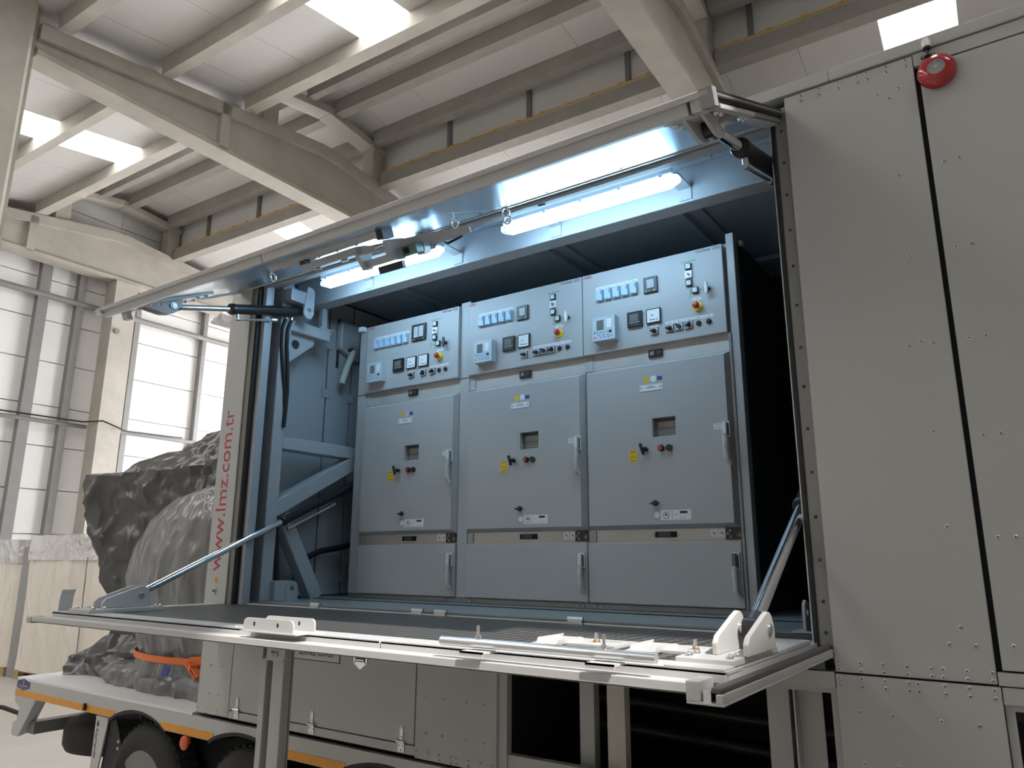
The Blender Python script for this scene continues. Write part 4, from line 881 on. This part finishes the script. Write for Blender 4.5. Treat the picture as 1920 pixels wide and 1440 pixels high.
    for q0 in ((.430,.544) if idx==0 else (.437,)):
        m=MB(); bx(m,q0,q0+.090,.124,.212,.014,0); bx(m,q0+.006,q0+.084,.130,.206,.0145,1)
        for i in range(9):
            a=R(150-13*i); m.bar((X(q0+.045+.030*math.cos(a)),YF-.0148,Z(.165+.030*math.sin(a))),(X(q0+.045+.034*math.cos(a)),YF-.0148,Z(.165+.034*math.sin(a))),.0012,.0006,(0,1,0),2)
        m.bar((X(q0+.020),YF-.0148,Z(.150)),(X(q0+.030),YF-.0148,Z(.185)),.0014,.0006,(0,1,0),2); bx(m,q0+.020,q0+.058,.142,.147,.0149,2); bx(m,q0+.064,q0+.072,.140,.148,.0149,2); bx(m,q0+.036,q0+.044,.166,.176,.0149,2)
        I('ammeter',m,[blackp,label_w,grey_txt],bevel=.0015)
    # rotary switches and buttons
    def rsw(x,ang,z=.076):
        m=MB(); bx(m,x-.0235,x+.0235,z-.0235,z+.0235,.005,0); bx(m,x-.0205,x+.0205,z-.0205,z+.0205,.0055,1)
        m.cyl((X(x),YF-.005,Z(z)),(X(x),YF-.017,Z(z)),.013,16,m=2); c,s=math.cos(R(ang)),math.sin(R(ang))
        m.bar((X(x-.018*c),YF-.022,Z(z-.018*s)),(X(x+.018*c),YF-.022,Z(z+.018*s)),.010,.012,(0,1,0),2)
        I('selector_switch',m,[blackp,mat_sw,blackp])
    def pbt(x,z=.076):
        m=MB(); m.lathe((X(x),YF,Z(z)),(0,-1,0),[(.0155,0),(.0155,.006),(.012,.008),(.011,.013),(0,.0135)],20); I('push_button',m,[blackp],smooth=40)
    if idx==0:
        for x,a in ((.475,0),(.589,60),(.675,25)): rsw(x,a)
        for x in (.735,.793): pbt(x)
        strip(.447,.503,.109,1); strip(.561,.617,.109,1); strip(.646,.822,.109,3)
    else:
        for x,a in ((.482,0),(.577,0),(.634,-45),(.692,30)): rsw(x,a)
        for x in (.749,.808): pbt(x)
        strip(.455,.510,.1085,1,.015); strip(.549,.837,.110,5)
    m=MB(); m.box(X(.425),X(.512),YB-.016,YB-.004,3.094,3.140,0); m.box(X(.436),X(.460),YB-.0168,YB-.015,3.108,3.130,1); m.cyl((X(.490),YB-.015,3.117),(X(.490),YB-.020,3.117),.012,16,m=2)
    Q('lamp_counter',m,[blackp,galv,mat('counter_grey',(.06,.06,.06),.3) if idx==0 else MATS['counter_grey']],bevel=.002)
    # ---- breaker door with chamfered edges and a sunk window
    a,b,c,e=xd,xd+w,2.112,3.064; i_=.024
    wx0,wx1,wz0,wz1=xd+.442,xd+.580,2.620,2.728
    yfr,yb,yr=YB-.052,YB-.004,YB-.012
    vs=[(a,yb,c),(b,yb,c),(b,yb,e),(a,yb,e),(a+i_,yfr,c+i_),(b-i_,yfr,c+i_),(b-i_,yfr,e-i_),(a+i_,yfr,e-i_),(wx0,yfr,wz0),(wx1,yfr,wz0),(wx1,yfr,wz1),(wx0,yfr,wz1),(wx0,yr,wz0),(wx1,yr,wz0),(wx1,yr,wz1),(wx0,yr,wz1)]
    fs=[(0,1,5,4),(1,2,6,5),(2,3,7,6),(3,0,4,7),(4,5,9,8),(5,6,10,9),(6,7,11,10),(7,4,8,11),(8,9,13,12),(9,10,14,13),(10,11,15,14),(11,8,12,15),(3,2,1,0)]
    bd=MB().add(vs,fs).build('breaker_door',cab,t)
    Xd=lambda v:xd+v
    def J(name,m,mats,**k): return m.build(name,mats,bd,**k)
    m=MB(); m.box(wx0,wx1,yr-.004,yr,wz0,wz1,0); m.box(wx0+.02,wx1,yr-.006,yr-.004,wz0+.004,wz1-.02,1); m.box(wx0,wx1,yr-.007,yr-.004,wz1-.018,wz1,2)
    for i in range(5): m.box(wx0+.02,wx1-.004,yr-.007,yr-.006,wz0+.012+.0095*i,wz0+.015+.0095*i,2)
    J('inspection_window',m,[mat_win,mat_wi2,mat_wi3])
    text('V' if idx<2 else 'VI',.022,onY(wx1-.014,yr-.0065,wz0+.072),grey_txt,bd,'lettering')
    J('round_sticker',MB().cyl((Xd(.414),yfr,2.955),(Xd(.414),yfr-.001,2.955),.019,22),[yellow]).__setitem__('label','yellow round sticker')
    J('round_sticker',MB().cyl((Xd(.459),yfr,2.957),(Xd(.459),yfr-.001,2.957),.019,22),[label_w if idx else mat_st])
    J('square_sticker',MB().box(Xd(.482),Xd(.513),yfr-.001,yfr,2.944,2.967),[blue_s]).__setitem__('label','dark blue sticker')
    m=MB(); m.box(Xd(.374),Xd(.512),yfr-.003,yfr,2.889,2.925,0); m.box(Xd(.414),Xd(.470),yfr-.0034,yfr-.003,2.905,2.909,1); m.box(Xd(.43),Xd(.452),yfr-.0034,yfr-.003,2.915,2.918,1)
    for x in (.384,.502): m.cyl((Xd(x),yfr-.003,2.907),(Xd(x),yfr-.005,2.907),.004,8,m=1)
    J('name_plate',m,[label_w,grey_txt])
    m=MB(); m.cyl((Xd(.400),yfr,2.553),(Xd(.400),yfr-.030,2.553),.013,14); m.bar((Xd(.378),yfr-.038,2.585),(Xd(.398),yfr-.038,2.520),.017,.018,(0,1,0)); J('t_handle',m,[blackp],bevel=.006)
    m=MB(); m.cyl((Xd(.492),yfr,2.553),(Xd(.492),yfr-.016,2.553),.0185,20,m=0); m.cyl((Xd(.492),yfr-.016,2.553),(Xd(.492),yfr-.026,2.553),.013,18,m=1); J('push_button',m,[blackp,red]).__setitem__('label','red push button in black ring')
    m=MB(); m.cyl((Xd(.538),yfr,2.552),(Xd(.538),yfr-.012,2.552),.0185,20); J('push_button',m,[blackp])
    m=MB(); m.box(Xd(.292),Xd(.344),yfr-.001,yfr,2.487,2.555,0); m.box(Xd(.302),Xd(.334),yfr-.0014,yfr-.001,2.545,2.548,1); m.box(Xd(.302),Xd(.334),yfr-.0014,yfr-.001,2.494,2.496,1); m.prism([(Xd(.304),2.513),(Xd(.312),2.513),(Xd(.308),2.522)],1,yfr-.0014,yfr-.001,1); m.prism([(Xd(.324),2.513),(Xd(.332),2.513),(Xd(.328),2.522)],1,yfr-.0014,yfr-.001,1); J('warning_sticker',m,[yellow,black_txt])
    m=MB(); m.lathe((Xd(.442),yfr,2.252),(0,-1,0),[(.017,0),(.015,.012),(0,.013)],16); m.bar((Xd(.417),yfr-.015,2.250),(Xd(.467),yfr-.015,2.254),.010,.014,(0,1,0)); J('lock_knob',m,[blackp],bevel=.002)
    m=MB(); m.cyl((Xd(.449),yfr,2.188),(Xd(.449),yfr-.0015,2.188),.0175,22); J('sight_glass',m,[label_w])
    m=MB(); m.box(Xd(.470),Xd(.535),yfr-.001,yfr,2.158,2.212,0); m.box(Xd(.538),Xd(.645),yfr-.001,yfr,2.158,2.212,0)
    m.prism([(Xd(.502)+.021*math.cos(R(60*i)),2.184+.021*math.sin(R(60*i))) for i in range(6)],1,yfr-.0013,yfr-.001,1); m.prism([(Xd(.502)+.018*math.cos(R(60*i)),2.184+.018*math.sin(R(60*i))) for i in range(6)],1,yfr-.0015,yfr-.0013,0); m.prism([(Xd(.490),2.183),(Xd(.514),2.183),(Xd(.502),2.195)],1,yfr-.0018,yfr-.0015,1)
    m.box(Xd(.582),Xd(.625),yfr-.0014,yfr-.001,2.192,2.205,1); m.box(Xd(.550),Xd(.568),yfr-.0014,yfr-.001,2.187,2.189,1); m.box(Xd(.584),Xd(.592),yfr-.0014,yfr-.001,2.165,2.168,1); m.box(Xd(.604),Xd(.610),yfr-.0014,yfr-.001,2.165,2.168,1); J('instruction_sticker',m,[label_w,black_txt])
    def swing(parent,x,zt,zb,y,dark=False,tag_=True):
        m=MB(); hl=zt-zb
        m.box(x-.018,x+.018,y-.012,y,zt-.085,zt,0); m.box(x-.016,x+.004,y-.030,y-.010,zt-.085,zt-.004,2 if dark else 0); m.box(x+.006,x+.014,y-.014,y-.012,zt-.078,zt-.012,1)
        o=m.build('handle_plate',[white,blackp,mat_gh],parent,bevel=.003)
        m=MB(); m.tube([(x-.006,y-.022,zt-.07),(x-.004,y-.026,zt-.11),(x-.004,y-.030,zt-hl*.6),(x-.001,y-.030,zb+.045),(x+.006,y-.024,zb+.015),(x+.014,y-.016,zb+.008)],.0155,10)
        for v in m.v: v += V(noise.noise(v*60),noise.noise(v*60+V(9,0,0)),0)*.003
        m.build('wrapped_grip',wrapw,parent,smooth=60)
    swing(bd,Xd(.868),2.668,2.432,yfr)
    m=MB(); m.box(Xd(.795),Xd(.846),yfr-.001,yfr,2.630,2.662,0)
    for i in range(3): m.box(Xd(.800),Xd(.841),yfr-.0014,yfr-.001,2.637+.009*i,2.639+.009*i,1)
    J('handle_label',m,[label_w,galv])
    # ---- strip between the doors
    m=MB(); m.box(Xd(.412),Xd(.540),YB-.007,YB-.004,2.067,2.099,0); m.box(Xd(.43),Xd(.50),YB-.0075,YB-.006,2.07,2.096,2)
    for x in (.402,.551): m.stud((Xd(x),YB-.004,2.083),(0,-1,0),.005,.004,7,1)
    Q('slot_window',m,[gap_m,bolt_m,mat('slot_inner',(.05,.05,.045),.4) if idx==0 else MATS['slot_inner']])
    m=MB(); m.box(Xd(.728),Xd(.768),YB-.0055,YB-.004,2.064,2.108,0); m.box(Xd(.771),Xd(.811),YB-.0055,YB-.004,2.064,2.108,0)
    for x in (.748,.791): m.bar((Xd(x-.006),YB-.0058,2.092),(Xd(x+.006),YB-.0058,2.080),.006,.0006,(0,1,0),1)
    Q('arrow_sticker',m,[label_w,grey_txt])
    m=MB(); m.box(Xd(.812),Xd(.896),YB-.014,YB-.004,2.051,2.113,0)
    for x,z in ((.838,2.098),(.826,2.082),(.840,2.066)): m.cyl((Xd(x),YB-.014,z),(Xd(x),YB-.018,z),.008,12,m=1)
    m.cyl((Xd(.886),YB-.014,2.076),(Xd(.886),YB-.019,2.076),.017,18,m=2); m.prism([(Xd(.880),2.078),(Xd(.893),2.078),(Xd(.886),2.068)],1,YB-.0195,YB-.019,3)
    Q('lock_panel',m,[blackp,galv,MATS['counter_grey'],yellow],bevel=.002)
    # ---- lower door
    ld=Q('cable_door',MB().box(xd,xd+w-.002,YB-.030,YB-.002,1.708,2.042),cab,bevel=.004)
    swing(ld,Xd(.868),1.985,1.755,YB-.030,dark=(idx==2))
    return t
mat_rel=mat('relay_case',(.50,.56,.60),.4); mat_ann=mat('annunciator_face',(.03,.035,.06),.3); mat_hd=mat('handle_dark',(.06,.07,.08),.4)
mat_btn=mat('relay_buttons',(.16,.28,.50),.4); mat_sw=mat('switch_plate',(.58,.57,.55),.4,.3)
mat_win=mat('window_shade',(.16,.155,.15),.3); mat_wi2=mat('window_label',(.33,.32,.30),.4); mat_wi3=mat('window_dark',(.05,.05,.05),.4)
mat_st=mat('sticker_grey',(.50,.50,.52),.5); mat_gh=mat('grip_grey',(.14,.145,.15),.45)
cabinet(0,-4.055,.905,-4.052,'leftmost grey switchgear cabinet, with two white dial meters and six blue relays')
cabinet(1,-3.062,.901,-3.075,'middle grey switchgear cabinet between the other two')
cabinet(2,-2.156,.899,-2.163,'rightmost grey switchgear cabinet beside the dark end of the trailer')
# ================================================================ COVERED LOADS ON THE FLATBED
def lerp(a,b,t): return a+(b-a)*t
def loft(rings,N,amp,seed,fold=0,ff=(3,3,.8),sub=5):
    """rings: list of (z, [control points x,y]) resampled to N points and displaced along the outline normal"""
    def resample(poly):
        poly=[V(p[0],p[1],p[2] if len(p)>2 else 0) for p in poly]; L=[(poly[i]-poly[(i+1)%len(poly)]).length for i in range(len(poly))]; T=sum(L); out=[]
        for i in range(N):
            d=T*i/N; s=0
            while d>L[s]: d-=L[s]; s+=1
            out.append(poly[s].lerp(poly[(s+1)%len(poly)],d/L[s]))
        return out
    R_=[resample(r) for r in rings]; rows=[]
    for a,b in zip(R_,R_[1:]):
        for k in range(sub): rows.append([p.lerp(q,k/sub) for p,q in zip(a,b)])
    rows.append(R_[-1])
    cen=[sum(r,V(0,0,0))/N for r in rows]; vs=[]
    for j,r in enumerate(rows):
        for i,p in enumerate(r):
            n=p-cen[j]; n.z=0; n=n.normalized() if n.length>1e-4 else V(0,0,1)
            q=V(p.x*ff[0]+seed,p.y*ff[1],p.z*ff[2]); d=noise.noise(q)*amp + (.3-abs(noise.noise(q*1.9)))*amp*1.2 + (.3-abs(noise.noise(q*4.1+V(3,1,2))))*amp*.7
            if fold: d+=fold*math.sin(i/N*2*math.pi*17+noise.noise(p*1.3)*3)*max(0,1-abs(p.z-1.15)/.7)
            vs.append(p+n*d+V(0,0,noise.noise(q*1.7+V(5,0,0))*amp*.4 if 0<j<len(rows)-1 else 0))
    fs=[(j*N+i,j*N+(i+1)%N,(j+1)*N+(i+1)%N,(j+1)*N+i) for j in range(len(rows)-1) for i in range(N)]
    vs.append(sum(rows[-1],V(0,0,0))/N); fs+=[((len(rows)-1)*N+i,(len(rows)-1)*N+(i+1)%N,len(vs)-1) for i in range(N)]
    return MB().add(vs,fs)
def ring(pts): return pts
A=lambda z,k=0: [(-6.88+k,3.40+k*.5,z),(-6.15,3.76,z),(-5.3,4.16,z),(-4.72,4.40,z),(-4.70,5.25,z),(-6.88+k,5.25,z)]
t=thing('tarpaulin_load','tall machine under a dark grey tarpaulin at the tail of the flatbed','covered machine',(-5.9,4.5,.992),'tarpaulin covered machines on the flatbed')
rg=[[(-6.80,3.30,.995),(-6.1,3.55,.995),(-5.3,4.0,.995),(-4.72,4.3,.995),(-4.70,5.35,.995),(-6.95,5.35,.995)],
    [(-6.86,3.36,1.12),(-6.15,3.60,1.12),(-5.3,4.05,1.12),(-4.72,4.34,1.12),(-4.70,5.3,1.12),(-6.95,5.3,1.12)],
    [(-6.66,3.52,1.30),(-6.05,3.82,1.30),(-5.3,4.16,1.30),(-4.72,4.40,1.30),(-4.70,5.2,1.30),(-6.6,5.2,1.30)],
    [(-6.64,3.50,1.60),(-6.05,3.80,1.60),(-5.3,4.16,1.60),(-4.72,4.40,1.60),(-4.70,5.2,1.60),(-6.6,5.2,1.60)],
    [(-6.80,3.42,1.88),(-6.1,3.77,1.88),(-5.3,4.16,1.88),(-4.72,4.40,1.88),(-4.70,5.2,1.88),(-6.8,5.2,1.88)],
    [(-6.89,3.36,2.15),(-6.15,3.74,2.15),(-5.3,4.16,2.15),(-4.72,4.40,2.15),(-4.70,5.2,2.15),(-6.9,5.2,2.15)],
    [(-6.93,3.34,2.45),(-6.15,3.74,2.50),(-5.3,4.16,2.55),(-4.72,4.40,2.6),(-4.70,5.2,2.7),(-6.9,5.2,2.6)],
    [(-6.96,3.32,2.66),(-6.15,3.73,2.73),(-5.3,4.16,2.78),(-4.72,4.40,2.85),(-4.70,5.2,3.0),(-6.9,5.2,2.75)],
    [(-6.86,3.42,2.70),(-6.10,3.84,2.84),(-5.35,4.20,3.04),(-4.74,4.45,3.20),(-4.72,5.2,3.34),(-6.8,5.2,2.95)],
    [(-6.5,3.75,2.84),(-6.0,4.05,3.10),(-5.5,4.35,3.30),(-4.85,4.6,3.42),(-4.85,5.1,3.46),(-6.4,5.1,3.10)],
    [(-6.0,4.3,3.16),(-5.8,4.5,3.30),(-5.5,4.6,3.40),(-5.1,4.7,3.46),(-5.1,4.9,3.48),(-6.0,4.9,3.24)]]
loft(rg,240,.085,3.1,0,(2.6,2.6,1.6),9).build('tarpaulin',tarp,t,smooth=24)
t=thing('tarpaulin_load','rounded machine under a pale grey tarpaulin tied with an orange strap','covered machine',(-5.3,3.6,.992),'tarpaulin covered machines on the flatbed')
def oval(cx,cy,rx1,rx2,ry,z,n=20): return [(cx+(rx1 if math.cos(a)<0 else rx2)*math.cos(a), cy+ry*math.sin(a), z) for a in [2*math.pi*i/n+.01 for i in range(n)]]
og=[oval(-5.35,3.62,.90,.74,.40,.995),oval(-5.35,3.62,.88,.72,.40,1.06),oval(-5.3,3.60,.76,.68,.42,1.13),oval(-5.3,3.60,.72,.68,.40,1.26),oval(-5.3,3.60,.80,.68,.44,1.40),oval(-5.3,3.60,.93,.70,.47,1.60),oval(-5.3,3.60,.98,.70,.49,1.80),oval(-5.3,3.60,.93,.70,.47,2.02),oval(-5.28,3.60,.76,.66,.42,2.24),oval(-5.25,3.60,.50,.56,.32,2.41),oval(-5.2,3.60,.22,.3,.15,2.495)]
loft(og,230,.028,8.4,.014,(3.2,3.2,1.0),8).build('tarpaulin',tarp2,t,smooth=28)
# loose skirt folds lying on the deck in front
for k,(pts,zz) in enumerate((([(-6.15,3.27),(-5.75,3.24),(-5.6,3.35),(-5.65,3.5),(-6.1,3.6),(-6.25,3.42)],.15),([(-5.62,3.20),(-5.2,3.19),(-4.68,3.21),(-4.66,3.42),(-5.2,3.5),(-5.65,3.42)],.14),([(-6.9,3.47),(-6.55,3.40),(-6.25,3.45),(-6.3,3.7),(-6.8,3.85),(-6.95,3.65)],.18))):
    c=[sum(p[i] for p in pts)/len(pts) for i in (0,1)]
    rr=[[(p[0],p[1],.994) for p in pts]]+[[(lerp(p[0],c[0],f),lerp(p[1],c[1],f),.994+zz*h) for p in pts] for f,h in ((-.04,.25),(-.02,.6),(.12,.9),(.4,1.0),(.7,.8))]
    loft(rr,120,.075,11+k*4,0,(2.4,2.4,3.0),6).build('loose_fold',tarp2 if k<2 else tarp,t,smooth=22)
t=thing('ratchet_strap','orange ratchet strap tied round the rounded covered machine','strap',(-5.3,3.6,1.22))
ov=oval(-5.3,3.60,.755,.70,.435,1.24,56); q=MB()
n=len(ov)
for i in range(n):
    p,r_=V(*ov[i]),V(*ov[(i+1)%n]); z=-.02
    q.hexa([p+V(0,0,-.022),r_+V(0,0,-.022),r_+(r_-V(-5.3,3.6,1.24)).normalized()*.006+V(0,0,-.022),p+(p-V(-5.3,3.6,1.24)).normalized()*.006+V(0,0,-.022),p+V(0,0,.022),r_+V(0,0,.022),r_+(r_-V(-5.3,3.6,1.24)).normalized()*.006+V(0,0,.022),p+(p-V(-5.3,3.6,1.24)).normalized()*.006+V(0,0,.022)])
q.build('webbing',orange,t)
q=MB(); q.bar((-4.95,3.20,1.25),(-4.74,3.24,1.27),.05,.012,(0,1,0),0); q.bar((-4.93,3.17,1.235),(-4.80,3.17,1.15),.012,.04,(0,1,0),1); q.bar((-4.90,3.165,1.25),(-4.77,3.165,1.165),.012,.04,(0,1,0),1); q.cyl((-4.86,3.14,1.22),(-4.86,3.22,1.22),.018,10,m=1); q.build('ratchet',[orange,orange],t)
q=MB(); q.hexa([(-5.20,3.150,1.13),(-5.13,3.150,1.14),(-5.13,3.156,1.14),(-5.20,3.156,1.13),(-5.18,3.150,1.205),(-5.11,3.150,1.20),(-5.11,3.156,1.20),(-5.18,3.156,1.205)]); q.build('strap_label',strap_b,t)
# wrapped end poking out beside the corner post
t=thing('wrapped_bundle','small film wrapped bundle sticking out beside the top of the corner post','bundle',(-4.75,3.12,3.6))
q=MB(); q.tube([(-4.97,3.12,3.705),(-4.94,3.12,3.70),(-4.88,3.12,3.69),(-4.80,3.12,3.68),(-4.72,3.12,3.665),(-4.64,3.12,3.66),(-4.552,3.12,3.66)],.075,16)
for i,v in enumerate(q.v):
    f=min(1,max(.05,(v.x+4.98)/.22)); c=V(v.x,3.12,3.70-.12*(v.x+4.97)); w=(v-c)*f; q.v[i]=c+w+V(0,noise.noise(v*14+V(4,0,0)),noise.noise(v*14+V(0,7,0)))*.025*(v.x<-4.58)
q.build('film_wrap',foil,t,smooth=30)
